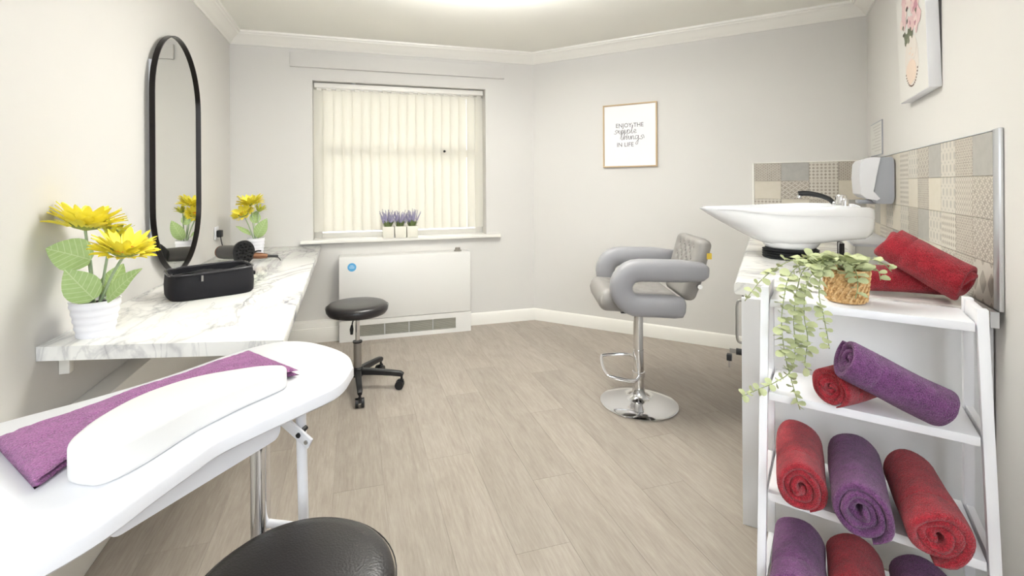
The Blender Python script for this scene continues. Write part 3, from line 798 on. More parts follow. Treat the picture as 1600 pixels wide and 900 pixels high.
ft = thing('folded_towel', 'plum towel folded flat on the nail table behind the cushion', 'towel', (-.412, 1.05, .7905))
ca, cb_, cc_, cd_ = [Vector((x + .412, y - 1.05, 0)) for x, y in ((-.252, 1.296), (-.118, 1.122), (-.425, .803), (-.562, .962))]
front_ = catmull([Vector((x + .412, y - 1.05, 0)) for x, y in ((-.425, .803), (-.409, .885), (-.390, .972), (-.357, 1.030), (-.302, 1.077), (-.222, 1.106), (-.165, 1.114), (-.118, 1.122))], 10)
def quad(u, v):
    t = u * (len(front_) - 1); i = min(int(t), len(front_) - 2)
    return (cd_.lerp(ca, u)).lerp(front_[i].lerp(front_[i + 1], t - i), v)
for lay, (z0, z1, sh) in enumerate(((0.0, .0095, 0.0), (.0098, .0205, .004))):
    b = MB(); NU, NV = 60, 24; top = []; bot = []
    rnd = random.Random(lay)
    for i in range(NU + 1):
        for j in range(NV + 1):
            u_, v_ = i / NU, j / NV
            p = quad(min(1, max(0, u_ - sh + .0)), v_)
            edge = min(1, min(u_, 1 - u_) * 26) ** .5 * min(1, min(v_, 1 - v_) * 11) ** .5
            wv = .0016 * sin(u_ * 17 + v_ * 3) * edge + rnd.uniform(-.0006, .0006)
            seam = -.0028 * math.exp(-((v_ - .46) / .016) ** 2) if lay else 0
            hem = -.0015 * math.exp(-((u_ - .05) / .008) ** 2) if lay else 0
            zc_ = (z0 + z1) / 2; hf = (z1 - z0) / 2
            top.append((p.x, p.y, zc_ + hf * edge + (wv if lay else 0) + seam * edge + hem)); bot.append((p.x, p.y, zc_ - hf * edge))
    def idx(i, j): return i * (NV + 1) + j
    n0 = len(top); fs = []
    for i in range(NU):
        for j in range(NV):
            fs.append((idx(i, j), idx(i + 1, j), idx(i + 1, j + 1), idx(i, j + 1))); fs.append((n0 + idx(i, j), n0 + idx(i, j + 1), n0 + idx(i + 1, j + 1), n0 + idx(i + 1, j)))
    for i in range(NU):
        fs += [(idx(i, 0), n0 + idx(i, 0), n0 + idx(i + 1, 0), idx(i + 1, 0)), (idx(i, NV), idx(i + 1, NV), n0 + idx(i + 1, NV), n0 + idx(i, NV))]
    for j in range(NV):
        fs += [(idx(0, j), idx(0, j + 1), n0 + idx(0, j + 1), n0 + idx(0, j)), (idx(NU, j), n0 + idx(NU, j), n0 + idx(NU, j + 1), idx(NU, j + 1))]
    b.add(top + bot, fs); b.build('towel_layer', M_PLUM, ft, smooth=180)

# ------------------------------------------------------------------ stools
def stool(label, loc, rotz, seat_z):
    t = thing('rolling_stool', label, 'stool', loc, rotz, 'black rolling stools')
    h = seat_z
    pr_ = [(.02, h - .066), (.150, h - .066), (.168, h - .060), (.179, h - .044), (.181, h - .03), (.176, h - .014), (.163, h - .004), (.14, h), (.08, h + .0015), (0.0001, h + .002)]
    seat = MB().lathe(pr_, 56, cap=True).build('seat', M_VINYL, t, smooth=60)
    b = MB(); n = 56; b.tube([(.1818 * cos(2 * pi * k / n), .1818 * sin(2 * pi * k / n), h - .020) for k in range(n + 1)], .0013, 6); b.build('seat_piping', M_BLACKPL, seat, smooth=180)
    MB().lathe([(.07, h - .074), (.07, h - .067), (.02, h - .067)], 24).build('seat_plate', M_BLACKPL, t, smooth=40)
    MB().cyl((0, 0, .27), (0, 0, h - .0745), .013, None, 18).build('gas_piston', M_CHROME, t, smooth=40)
    MB().lathe([(.0235, .13), (.0235, .278)], 22).build('column', M_STEEL, t, smooth=40)
    MB().lathe([(.014, .278), (.028, .278), (.028, .287), (.014, .287)], 22).build('collar', M_BLACKPL, t, smooth=40)
    b = MB(); b.tube([(.0, -.012, h - .080), (.012, -.028, h - .11), (.018, -.032, h - .13)], .004, 8); b.tube([(.018, -.032, h - .126), (.022, -.034, h - .15), (.022, -.034, h - .18)], [.006, .011, .008], 8); b.build('lever', M_BLACKPL, t, smooth=180)
    MB().lathe([(.026, .075), (.034, .085), (.034, .125), (.026, .133)], 22).build('hub', M_BLACKPL, t, smooth=40)
    leg0 = None
    for k in range(5):
        if leg0 is None:
            sec = [(.9, .62), (.62, .9), (-.62, .9), (-.9, .62), (-.9, -.62), (-.62, -.9), (.62, -.9), (.9, -.62)]
            leg0 = MB().tube([(.028, 0, .105), (.1, 0, .103), (.2, 0, .096), (.255, 0, .090), (.272, 0, .082)], [.021, .019, .017, .0165, .012], 8, sect=sec).build('leg', M_BLACKPL, t, smooth=40)
            c = MB(); c.cyl((.262, 0, .048), (.262, 0, .088), .007, None, 10).box(.244, .274, -.0085, .0085, .03, .055)
            cs = c.build('caster', M_BLACKPL, leg0, smooth=40)
            for sgn in (-1, 1): MB().cyl((.250, sgn * .009, .0255), (.250, sgn * .024, .0255), .0255, None, 20).build('caster', M_BLACKPL, leg0, smooth=40)
            leg = leg0
        else: leg = copy_tree(leg0, t)
        leg.rotation_euler = (0, 0, 2 * pi * k / 5)
    return t
stool('black round rolling stool in front of the heater, seen whole', (0.015, 2.945, 0), radians(-88), .515)
stool('black round stool seat cut off at the bottom edge of the photo', (-0.108, .928, 0), radians(-52), .50)

# ------------------------------------------------------------------ bar chair
chr_ = thing('bar_chair', 'grey leatherette bar chair with tufted back on a chrome pedestal', 'chair', (1.505, 2.29, 0), radians(159.5))
MB().lathe([(.195, .0), (.206, .003), (.207, .008), (.200, .012), (.14, .021), (.08, .031), (.045, .045), (.034, .065), (.030, .09), (.001, .09)], 64).build('base_plate', M_CHROME, chr_, smooth=60)
MB().cyl((0, 0, .088), (0, 0, .30), .0285, None, 28).build('column_sleeve', M_CHROME, chr_, smooth=40)
MB().cyl((0, 0, .299), (0, 0, .545), .026, None, 28).build('column', M_CHROME, chr_, smooth=40)
b = MB()
b.tube(catmull([(.0, .030, .165), (.05, .10, .165), (.165, .105, .186), (.188, .085, .192), (.196, 0, .205), (.188, -.085, .222), (.165, -.105, .228), (.04, -.10, .236), (.0, -.030, .236)], 6), .0088, 10)
b.build('footrest', M_CHROME, chr_, smooth=180)
MB().lathe([(.0286, .15), (.034, .152), (.034, .178), (.0286, .18)], 22).build('footrest_collar', M_CHROME, chr_, smooth=40)
MB().box(-.11, .11, -.09, .09, .5205, .5435).build('seat_plate', M_BLACKPL, chr_)
def cushion(nu, nv, fx, thick_fn, pitx):
    pass
# seat cushion: top grid with tufts, rounded rim
def tuft_grid(name, U, V, T, material, parent, mtx, tufts, dent, rad, buttons=True, round_u=.16, shape=None):
    NU_, NV_ = 40, 36; b = MB(); top = []; bot = []
    for i in range(NU_ + 1):
        for j in range(NV_ + 1):
            u_ = -1 + 2 * i / NU_; v_ = -1 + 2 * j / NV_
            eu = max(0, (abs(u_) - (1 - round_u)) / round_u); ev = max(0, (abs(v_) - (1 - round_u)) / round_u)
            d_ = min(1, sqrt(eu ** 2 + ev ** 2)); fall = sqrt(max(0, 1 - d_ ** 2))
            k_ = 1.0
            if eu > 0 and ev > 0 and eu * eu + ev * ev > 1: k_ = 1 / sqrt(eu * eu + ev * ev)
            uu = math.copysign((1 - round_u) + eu * k_ * round_u, u_) if eu > 0 else u_
            vv = math.copysign((1 - round_u) + ev * k_ * round_u, v_) if ev > 0 else v_
            x, y = uu * U, vv * V
            if shape: x, y = shape(x, y)
            dz = 0
            for tx, ty in tufts: dz -= dent * math.exp(-((x - tx) ** 2 + (y - ty) ** 2) / rad ** 2)
            top.append((x, y, T / 2 * fall + dz * fall)); bot.append((x, y, -T / 2 * fall))
    def idx(i, j): return i * (NV_ + 1) + j
    n0 = len(top); fs = []
    for i in range(NU_):
        for j in range(NV_):
            fs.append((idx(i, j), idx(i + 1, j), idx(i + 1, j + 1), idx(i, j + 1))); fs.append((n0 + idx(i, j), n0 + idx(i, j + 1), n0 + idx(i + 1, j + 1), n0 + idx(i + 1, j)))
    b.add(top + bot, fs)
    me_o = b.build(name, material, parent, smooth=180)
    bm = bmesh.new(); bm.from_mesh(me_o.data); bmesh.ops.remove_doubles(bm, verts=bm.verts, dist=.0004); bmesh.ops.recalc_face_normals(bm, faces=bm.faces); bm.to_mesh(me_o.data); bm.free(); me_o.data.shade_smooth()
    me_o.matrix_local = mtx
    if buttons:
        bt = None
        for tx, ty in tufts:
            if bt is None: bt = MB().sphere((0, 0, 0), .008, 10, 6, (1, 1, .55)).build('button', material, me_o, smooth=180); q = bt
            else: q = copy_tree(bt, me_o)
            q.location = (tx, ty, T / 2 - dent + .002)
    return me_o
st_t = [(x, y) for x in (-.10, .0, .10) for y in (-.12, 0, .12)] + [(x, y) for x in (-.05, .05) for y in (-.06, .06)]
tuft_grid('seat', .208, .205, .115, M_LEATHER2, chr_, Matrix.Translation((.035, 0, .6025)) @ Matrix.Rotation(radians(-3), 4, 'Y'), st_t, .010, .022, round_u=.22)
bk_t = [(x, y) for x in (-.02, .05, .115) for y in (-.11, -.037, .037, .11)] + [(x, y) for x in (.015, .083) for y in (-.073, 0, .073)]
mtb = axis_matrix((-.262, 0, .766), (-.27, 0, 1), (1, 0, .27))
tuft_grid('backrest', .168, .192, .075, M_LEATHER2, chr_, mtb, bk_t, .012, .02, round_u=.2, shape=lambda x, y: (x, y * (1 if x > -.05 else 1 + (x + .05) * 1.6)))
pth = [(-.285, .772), (-.26, .774), (-.15, .778), (-.02, .780), (.045, .780)]
for k in range(1, 12):
    a = pi / 2 - pi * k / 12; pth.append((.052 + .088 * cos(a), .692 + .088 * sin(a)))
pth += [(.045, .604), (-.03, .603), (-.12, .599), (-.16, .596), (-.172, .595)]
rad = [.028, .046] + [.056] * (len(pth) - 4) + [.050, .030]
sec = [(a, b_) for a, b_ in superell(1.0, .80, 20, 2.9)]
for sgn in (1, -1):
    MB().tube([(x, sgn * .243, z) for x, z in pth], rad, 20, sect=sec, up=(0, 0, 1)).build('arm', M_LEATHER, chr_, smooth=180)
for sgn in (1, -1):
    MB().cyl((-.262, sgn * .17, .690), (-.262, sgn * .203, .690), .012, None, 12).build('back_bolt', M_CHROME, chr_, smooth=40)
MB().box(-.326, -.302, .170, .1885, .828, .858).build('tag', M_YELLOWTAG, chr_)['label'] = 'small yellow tag'

# ------------------------------------------------------------------ framed quote on the angled wall
fq = thing('framed_quote', 'oak framed quote print hanging on the angled wall above the bar chair', 'picture', ptB(.860, .0, 1.610), ROT_B)
FW, FH = .216, .257
b = MB()
for x0, x1, z0, z1 in ((-FW, FW, FH - .011, FH), (-FW, FW, -FH, -FH + .011), (-FW, -FW + .011, -FH + .011, FH - .011), (FW - .011, FW, -FH + .011, FH - .011)):
    b.box(x0, x1, .001, .022, z0, z1)
b.build('frame', M_OAK, fq, bevel=.0012)
prn = box('print', -FW + .010, FW - .010, .003, .012, -FH + .010, FH - .010, M_PAPER, fq)
def text(body, size, x, z, m, parent, shear=0.0, y=.0125, sx=1.0, ext=.0003):
    c = bpy.data.curves.new('lettering', 'FONT'); c.body = body; c.size = size; c.align_x = 'CENTER'; c.shear = shear; c.extrude = ext; c.resolution_u = 3
    o = bpy.data.objects.new('lettering', c); COL.objects.link(o)
    bpy.context.view_layer.update()
    me = bpy.data.meshes.new_from_object(o); bpy.data.objects.remove(o)
    for v in me.vertices: v.co.x *= sx
    me.materials.append(m); me.name = 'lettering'
    t = bpy.data.objects.new('lettering', me); COL.objects.link(t); t.parent = parent
    t.location = (x, y, z); t.rotation_euler = (pi / 2, 0, pi)
    return t
text('ENJOY THE', .048, 0.0, .066, M_INK, prn, 0, sx=.92)
text('IN LIFE', .048, 0.035, -.090, M_INK, prn, 0, sx=.95)
def script(strokes, ox, oz, sc, parent):
    b = MB()
    for s_ in strokes:
        P_ = catmull([(-(ox + x * sc), .0127, oz + z * sc) for x, z in s_], 5); b.tube(P_, .0017, 5)
    b.build('lettering', M_INK, parent)
# hand-lettered words, drawn as pen strokes (unit = x-height)
def word(w):
    G = {'s': ([(0, .1), (.5, 0), (.8, .35), (.35, .7), (.7, 1), (1, .9), (1.1, .2)], 1.1), 'i': ([(0, .2), (.3, 1), (.35, .1), (.7, .15)], .7),
         'm': ([(0, .2), (.2, 1), (.25, 0), (.5, .9), (.7, .9), (.75, 0), (1, .9), (1.25, .9), (1.3, .1), (1.6, .2)], 1.6), 'p': ([(0, .2), (.3, 1), (.1, -1.2), (.35, .8), (.8, .9), (.85, .2), (.4, 0), (1.1, .2)], 1.1),
         'l': ([(0, .2), (.6, 1.9), (.45, 2.1), (.3, .1), (.7, .15)], .7), 'e': ([(0, .3), (.7, .6), (.6, 1), (.25, .8), (.3, .1), (.9, .2)], .9),
         't': ([(0, .2), (.5, 1.9), (.35, .1), (.75, .15)], .7), 'h': ([(0, .2), (.6, 1.9), (.4, 2.1), (.25, 0), (.6, .9), (.85, .8), (.85, .1), (1.2, .2)], 1.2),
         'n': ([(0, .2), (.2, 1), (.25, 0), (.55, .9), (.8, .85), (.85, .1), (1.2, .2)], 1.2), 'g': ([(.8, .9), (.2, .9), (.15, .1), (.7, .3), (.9, 1), (.7, -1.1), (.2, -1.2), (.5, -.5), (1.2, .2)], 1.2)}
    x = 0; out = []
    for ch_ in w:
        g, a = G[ch_]; out.append([(x + p, q) for p, q in g]); x += a
        if ch_ == 'i': out.append([(x - .38, 1.5), (x - .32, 1.55)])
        if ch_ == 't': out.append([(x - .75, 1.4), (x - .1, 1.5)])
    return out, x
for w_, cx_, z_ in (('simple', -.035, .016), ('things', .02, -.034)):
    s_, wd = word(w_); sc = .030 if w_ == 'simple' else .031
    script(s_, cx_ - wd * sc / 2, z_, sc, prn)

# ------------------------------------------------------------------ tiled splashbacks
def splash(name, label, s0, s1, org, rot, cols, seq, z_bot, right_trim):
    t = thing(name, label, 'splashback', (org[0], org[1], 0), rot)
    z1 = 1.356
    MB().box(-s1, -s0, .0005, .006, z_bot, z1).build('grout_bed', M_GROUT, t)
    shapes = {}
    rows_ = [1.356, 1.2295, 1.103, .9765, z_bot]
    for r in range(4):
        za, zb = rows_[r + 1], rows_[r]
        for c in range(len(cols) - 1):
            a, d = cols[c], cols[c + 1]; w_, h_ = round(d - a, 4), round(zb - za, 4)
            kind = seq[(r * 7 + c * 3 + (r * c) % 5) % len(seq)] if not isinstance(seq[0], (list, tuple)) else seq[r][(c + 1) % len(seq[r])] if len(seq[r]) > 4 else seq[r][c]
            key = (w_, h_, kind)
            if key not in shapes:
                o = MB().box(-w_ / 2 + .0008, w_ / 2 - .0008, 0, .0045, -h_ / 2 + .0008, h_ / 2 - .0008).build('tile', M_TILES[kind], t, bevel=.0008, seg=1)
                shapes[key] = o.data; o.location = (-(a + d) / 2, .0058, (za + zb) / 2)
            else: inst(shapes[key], 'tile', t, loc=(-(a + d) / 2, .0058, (za + zb) / 2))
    return t
colsC = [.012] + [2.008 - .156 * k for k in range(12, -1, -1)]
seqC = [[3, 0, 6, 2, 1, 4, 0, 2, 7, 3, 1, 7, 6, 1], [2, 1, 0, 4, 6, 7, 0, 2, 0, 6, 0, 7, 4, 3], [0, 7, 2, 1, 0, 7, 0, 7, 6, 1, 7, 2, 6, 3], [1, 3, 7, 0, 2, 4, 1, 6, 0, 0, 0, 3, 6, 5]]
sc_ = splash('tiled_splashback', 'patchwork patterned tile panel on the right wall with silver end strip', .006, 2.010, K3, ROT_C, colsC, seqC, .8505, True)
MB().box(-2.050, -2.0102, .0005, .012, .8512, 1.362).build('end_strip', M_ALU, sc_, bevel=.003)
MB().box(-2.0100, -.012, .0005, .0118, 1.3562, 1.359).build('top_strip', M_ALU, sc_)
colsB = [1.742, 1.906, 2.068, 2.230, 2.3735]
seqB = [[6, 1, 2, 6], [0, 3, 2, 0], [2, 0, 6, 1], [0, 2, 0, 3]]
sb_ = splash('tiled_splashback', 'narrow patterned tile panel on the angled wall behind the wash basin', 1.741, 2.375, K2, ROT_B, colsB, seqB, .8505, False)
MB().box(-1.7408, -1.728, .0005, .013, .8505, 1.362).build('end_strip', M_TRIM, sb_, bevel=.002)
MB().box(-2.375, -1.7408, .0005, .013, 1.3562, 1.362).build('top_strip', M_TRIM, sb_)

# ------------------------------------------------------------------ worktop, cabinet, ledge
cab = thing('base_cabinet', 'white base cabinet with key in its lock under the marble worktop', 'cabinet', (K3[0], K3[1], 0), ROT_C)
box('end_panel', -1.985, -1.967, .004, .646, 0.0, .8055, M_CABINET, cab, bevel=.001)
box('carcass', -1.9665, -.03, .004, .620, .10, .8055, M_CABINET, cab)
box('plinth', -1.9665, -.03, .10, .57, 0.0, .0995, M_CABINET, cab)
for k in range(4):
    s0 = .035 + k * .483
    dr = box('door', -(s0 + .479), -s0, .6205, .639, .104, .802, M_CABINET, cab, bevel=.0012)
    hs = s0 + .43
    hb = MB().tube(catmull([(-hs, .639, .78), (-hs, .662, .772), (-hs, .664, .70), (-hs, .662, .632), (-hs, .639, .624)], 5), .005, 8).build('handle', M_STEEL, dr, smooth=180)
lk = MB().cyl((-1.90, .639, .585), (-1.90, .668, .585), .012, None, 14).build('lock', M_BLACKPL, dr, smooth=40)
MB().box(-1.902, -1.898, .668, .69, .577, .593).build('key', M_STEEL, cab)
b = MB(); b.box(-1.912, -1.888, .682, .700, .548, .572).build('key_head', M_BLACKPL, cab, bevel=.003)
MB().box(-1.904, -1.896, .6875, .6945, .522, .548).build('key', M_STEEL, cab)

wt = thing('worktop', 'white marble-look worktop carrying the wash basin on the right', 'worktop', (K3[0], K3[1], 0), ROT_C)
fr_ = []
for k in range(7):
    a = pi / 2 * k / 6; fr_.append((.658 + .014 * sin(a), .836 + .014 * cos(a)))
prof = [(.0125, .8062), (.0125, .850)] + fr_ + [(.672, .812), (.666, .8062)]
r0 = [(-(2.048 - .116 * q / .672), q, z) for q, z in prof]; r1 = [(-.0145, q, z) for q, z in prof]
MB().rings([r1, r0]).build('slab', M_MARBLE, wt, smooth=35)
b = MB(); r2 = [(x - .0015, y, z) for x, y, z in r0]; b.rings([r0, r2]).build('end_edging', M_MARBLE, wt, smooth=35)
MB().box(-2.054, -2.0492, .0125, .03, .8062, .8502).build('corner_cap', M_ALU, wt)

lg = thing('boxed_ledge', 'low white boxed-in pipe ledge at the back of the worktop', 'ledge', (K3[0], K3[1], .8503), ROT_C)
box('ledge_front', -.95, -.0145, .0125, .190, 0, .048, M_TRIM, lg, bevel=.002)
box('ledge_top', -.958, -.0145, .0125, .198, .0482, .062, M_WHITE, lg, bevel=.002)

# ------------------------------------------------------------------ wash basin
wb = thing('wash_basin', 'white tilting salon hair wash basin on a black rubber collar', 'basin', ptC(1.165, .47, .8503), ROT_C)
# local x = -(s-1.165), local y = q-.47 ; stations along y from the back to the lip
ST = [(-.300, .150, .150, .236, 3.2), (-.296, .185, .126, .246, 3.2), (-.275, .208, .110, .256, 3.2), (-.20, .222, .098, .258, 3.0), (-.10, .226, .078, .258, 2.7), (.0, .222, .056, .255, 2.4), (.08, .206, .058, .251, 2.2), (.16, .178, .088, .247, 2.1), (.24, .142, .130, .244, 2.0), (.31, .112, .170, .242, 2.0), (.36, .094, .202, .241, 2.0), (.390, .082, .224, .240, 2.0), (.398, .076, .234, .2395, 2.0)]
def bowl_sec(y, w_, zb, zr, p, sc=1.0, dz=0.0, n=28):
    out = []
    for k in range(n + 1):
        t_ = pi + pi * k / n; c, s_ = cos(t_), sin(t_)
        out.append((w_ * math.copysign(abs(c) ** (2 / p), c), y, zr + (zr - zb) * math.copysign(abs(s_) ** (2 / p), s_)))
    return out
rings_ = []
for y, w_, zb, zr, p in ST:
    o1 = bowl_sec(y, w_, zb, zr, p)
    iy = max(-.262, min(.392, y * .97)); iz = min(zr - .003, zb + .022)
    if y < -.285: iz = zr - .02
    i1 = bowl_sec(iy, max(.03, w_ - .020), iz, zr + .002, p)[::-1]
    rings_.append(o1 + i1)
b = MB(); b.rings(rings_); b.build('bowl', M_CERAMIC, wb, smooth=50)
# raised rim band round the sides and back
rim = MB(); band = []
for y, w_, zb, zr, p in ST[:-3]: band.append((w_, y, zr))
for sgn in (1, -1):
    rr_ = []
    for w_, y, zr in band:
        k_ = min(1, max(0, (.26 - y) / .25)); hgt = .010 + .030 * k_
        x0 = w_ - .0035; x1 = w_ + .005
        rr_.append([(sgn * x0, y, zr + .002), (sgn * (x1 - .001), y, zr + .002), (sgn * x1, y, zr - .002), (sgn * x1, y, zr - hgt + .004), (sgn * (x1 - .003), y, zr - hgt), (sgn * x0, y, zr - hgt)])
    rim.rings(rr_)
rim.build('rim_band', M_CERAMIC, wb, smooth=40)
b = MB(); prf = []
prf = [(.108, .0)]
for k in range(4): prf += [(.118, .004 + k * .0115), (.120, .008 + k * .0115), (.112, .012 + k * .0115)]
prf += [(.104, .051)]
b.lathe(prf, 40, Matrix.Diagonal((1, 1, 1, 1))).build('rubber_collar', M_RUBBER, wb, smooth=30)
MB().lathe([(.102, .050), (.112, .060), (.128, .085), (.12, .10)], 40, cap=True).build('pedestal', M_CERAMIC, wb, smooth=60)
tp = MB(); tp.lathe([(.027, .256), (.027, .262), (.022, .266), (.021, .300), (.018, .306), (.001, .307)], 24, Matrix.Translation((.04, -.205, 0)))
tap = tp.build('tap_body', M_CHROME, wb, smooth=40)
MB().lathe([(.014, .256), (.014, .285), (.011, .29), (.001, .29)], 16, Matrix.Translation((-.02, -.215, 0))).build('mixer_knob', M_CHROME, wb, smooth=40)
sp_ = catmull([(.115, -.185, .262), (.115, -.165, .285), (.115, -.12, .303), (.115, -.07, .311), (.115, -.04, .308)], 6)
MB().tube(sp_, [.010 + .004 * k / len(sp_) for k in range(len(sp_))], 14).build('spray_handle', M_BLACKPL, wb, smooth=60)
MB().cyl((.115, -.046, .302), (.115, -.042, .288), .010, .012, 14).build('spray_nozzle', M_CHROME, wb, smooth=40)
MB().lathe([(.015, .2585), (.015, .268), (.012, .272)], 16, Matrix.Translation((.115, -.19, 0))).build('spray_socket', M_CHROME, wb, smooth=40)
for x, m_ in ((.145, M_BLACKPL), (.10, M_CHROME), (.055, M_BLACKPL)):
    MB().cyl((x, -.21, .0), (x, -.21, .075), .010, None, 12).build('supply_hose', m_, wb, smooth=40)

# ------------------------------------------------------------------ dispenser, notice, canvas on the right wall
dp = thing('towel_dispenser', 'white and grey wall dispenser above the basin end of the tiles', 'dispenser', ptC(.70, .0, 1.22), ROT_C)
pf = superell(.040, .118, 32, 7)
MB().rings([[(x, .0125 + .0425 + a, z + .003) for a, z in pf] for x in (-.130, .130)]).build('back_case', M_GREYPL, dp, bevel=0.0, smooth=40)
fp = [(.070, .120), (.112, .122), (.140, .112), (.152, .092), (.156, .02), (.150, -.066), (.128, -.088), (.085, -.098), (.072, -.088), (.098, -.052), (.086, .03)]
MB().rings([[(x, a, z) for a, z in fp] for x in (-.134, .134)]).build('front_cover', M_WHITE, dp, smooth=30)
MB().box(-.05, .05, .075, .150, -.118, -.0985).build('outlet', M_GREYPL, dp, bevel=.004)
nb = thing('wall_notice', 'small pale notice sheet on the wall above the dispenser', 'notice', ptC(.31, .0, 1.47), ROT_C)
box('backing', -.165, .165, .0005, .006, -.098, .100, M_GREYPL, nb, bevel=.001)
sh = box('sheet', -.160, .160, .006, .0066, -.092, .094, M_NOTICE, nb)
b = MB()
for k in range(9):
    hw = random.uniform(.08, .14); z = .075 - k * .018; b.box(-.14 + (.14 - hw) * .0, -.14 + 2 * hw, .0067, .0069, z - .003, z + .003)
o = b.build('print', mat('notice_ink', (206, 203, 198), .6), sh); o['kind'] = 'stuff'

cv = thing('flower_canvas', 'canvas print of pink flowers in a glass jar on the right wall', 'picture', ptC(1.305, .0005, 1.570), ROT_C)
cv.rotation_euler = (radians(-1.6), 0, ROT_C)
M_CANV = paint('canvas_ground', (228, 225, 220), .7, .2, .1)
cb0 = box('canvas', -.218, .218, .0, .038, 0, .462, M_WHITE, cv, bevel=.002)
box('painted_face', -.216, .216, .0381, .0386, .002, .460, M_CANV, cv)
def blob(parent, x, z, rx, rz, m_, y, n=14, jag=.2, nm='flower_print'):
    b = MB(); P_ = []
    for k in range(n):
        a = 2 * pi * k / n; r = 1 + random.uniform(-jag, jag); P_.append((x + rx * r * cos(a), z + rz * r * sin(a)))
    b.rings([[(a, yy, c) for a, c in P_] for yy in (y, y + .00025)]).build(nm, m_, parent)
face = cv.children[1]
cols_ = {k: mat('paint_' + k, c, .7, 0, .2) for k, c in dict(pink=(222, 190, 190), rose=(190, 140, 150), blush=(232, 212, 206), leaf=(112, 116, 96), dark=(92, 84, 78), glass=(222, 214, 206), peach=(228, 208, 192), brown=(122, 104, 92)).items()}
yy = .0387
blob(face, .0, .150, .105, .105, cols_['glass'], yy, 24, .02, 'jar_print'); blob(face, .0, .20, .085, .055, cols_['glass'], yy + .0003, 24, .02, 'jar_print')
blob(face, .01, .105, .08, .05, cols_['peach'], yy + .0006, 24, .06, 'jar_print')
for k in range(16):
    t_ = pi + .35 + (pi - .7) * k / 15; blob(face, .095 * cos(t_), .135 + .09 * sin(t_), .008, .004, cols_['brown'], yy + .0009, 8, .2, 'jar_print')
for dx, dz in ((0, .20), (.02, .185), (-.02, .17), (.01, .155)): blob(face, dx, dz, .016, .004, cols_['blush' if dz < .17 else 'peach'], yy + .0009, 8, .3, 'jar_print')
for k in range(12):
    blob(face, random.uniform(-.10, .10), random.uniform(.245, .30), random.uniform(.012, .022), random.uniform(.014, .022), cols_['leaf'], yy + .0006 + k * .00002, 9, .35)
for k in range(26):
    blob(face, random.uniform(-.135, .135), random.uniform(.275, .43), random.uniform(.022, .042), random.uniform(.020, .036), cols_[random.choice(['pink', 'rose', 'blush', 'pink'])], yy + .001 + k * .00002, 11, .28)
for k in range(10):
    blob(face, random.uniform(-.13, .13), random.uniform(.27, .42), .012, .010, cols_[random.choice(['leaf', 'rose', 'dark'])], yy + .0016 + k * .00002, 8, .4)

# ------------------------------------------------------------------ ladder shelf
SO_ = Vector((1.159, 1.100, 0)); SA = atan2(-.785, .62)
shf = thing('ladder_shelf', 'white four-tier ladder shelf unit in the right foreground', 'shelf unit', tuple(SO_), SA)
# local x along the front (0 left .. .43 right), local y to the back, z up
SW = .430; TH = .022
tiers = [(.874, 0.0), (.620, -.045), (.360, -.090), (.100, -.135)]
yb = .168
for z, yf in tiers:
    box('shelf', .0025, SW - .0025, yf + .0015, yb - .002, z - TH, z, M_SHELF, shf, bevel=.0015)
    for x in (-.0215, SW + .0005):
        MB().box(x + .003, x + .018, yf + .022, yb - .0225, z - TH - .004, z + (.030 if z > .8 else .004)).build('side_rail', M_SHELF, shf, bevel=.001)
slope = .045 / .254
for x in (-.021, SW + .0005):
    zt_, zb_ = .907, 0.0
    yt, ybm = .874 * 0 - (.874 - zt_) * slope * 1.0, -(.874 - zb_) * slope
    b = MB(); w_, d_ = .0205, .021
    b.rings([[(x, ybm, zb_), (x + w_, ybm, zb_), (x + w_, ybm + d_, zb_), (x, ybm + d_, zb_)], [(x, yt, zt_), (x + w_, yt, zt_), (x + w_, yt + d_, zt_), (x, yt + d_, zt_)]]).build('front_leg', M_SHELF, shf, bevel=.0012)
    MB().box(x, x + .0205, yb - .022, yb, 0, .907).build('rear_leg', M_SHELF, shf, bevel=.0012)

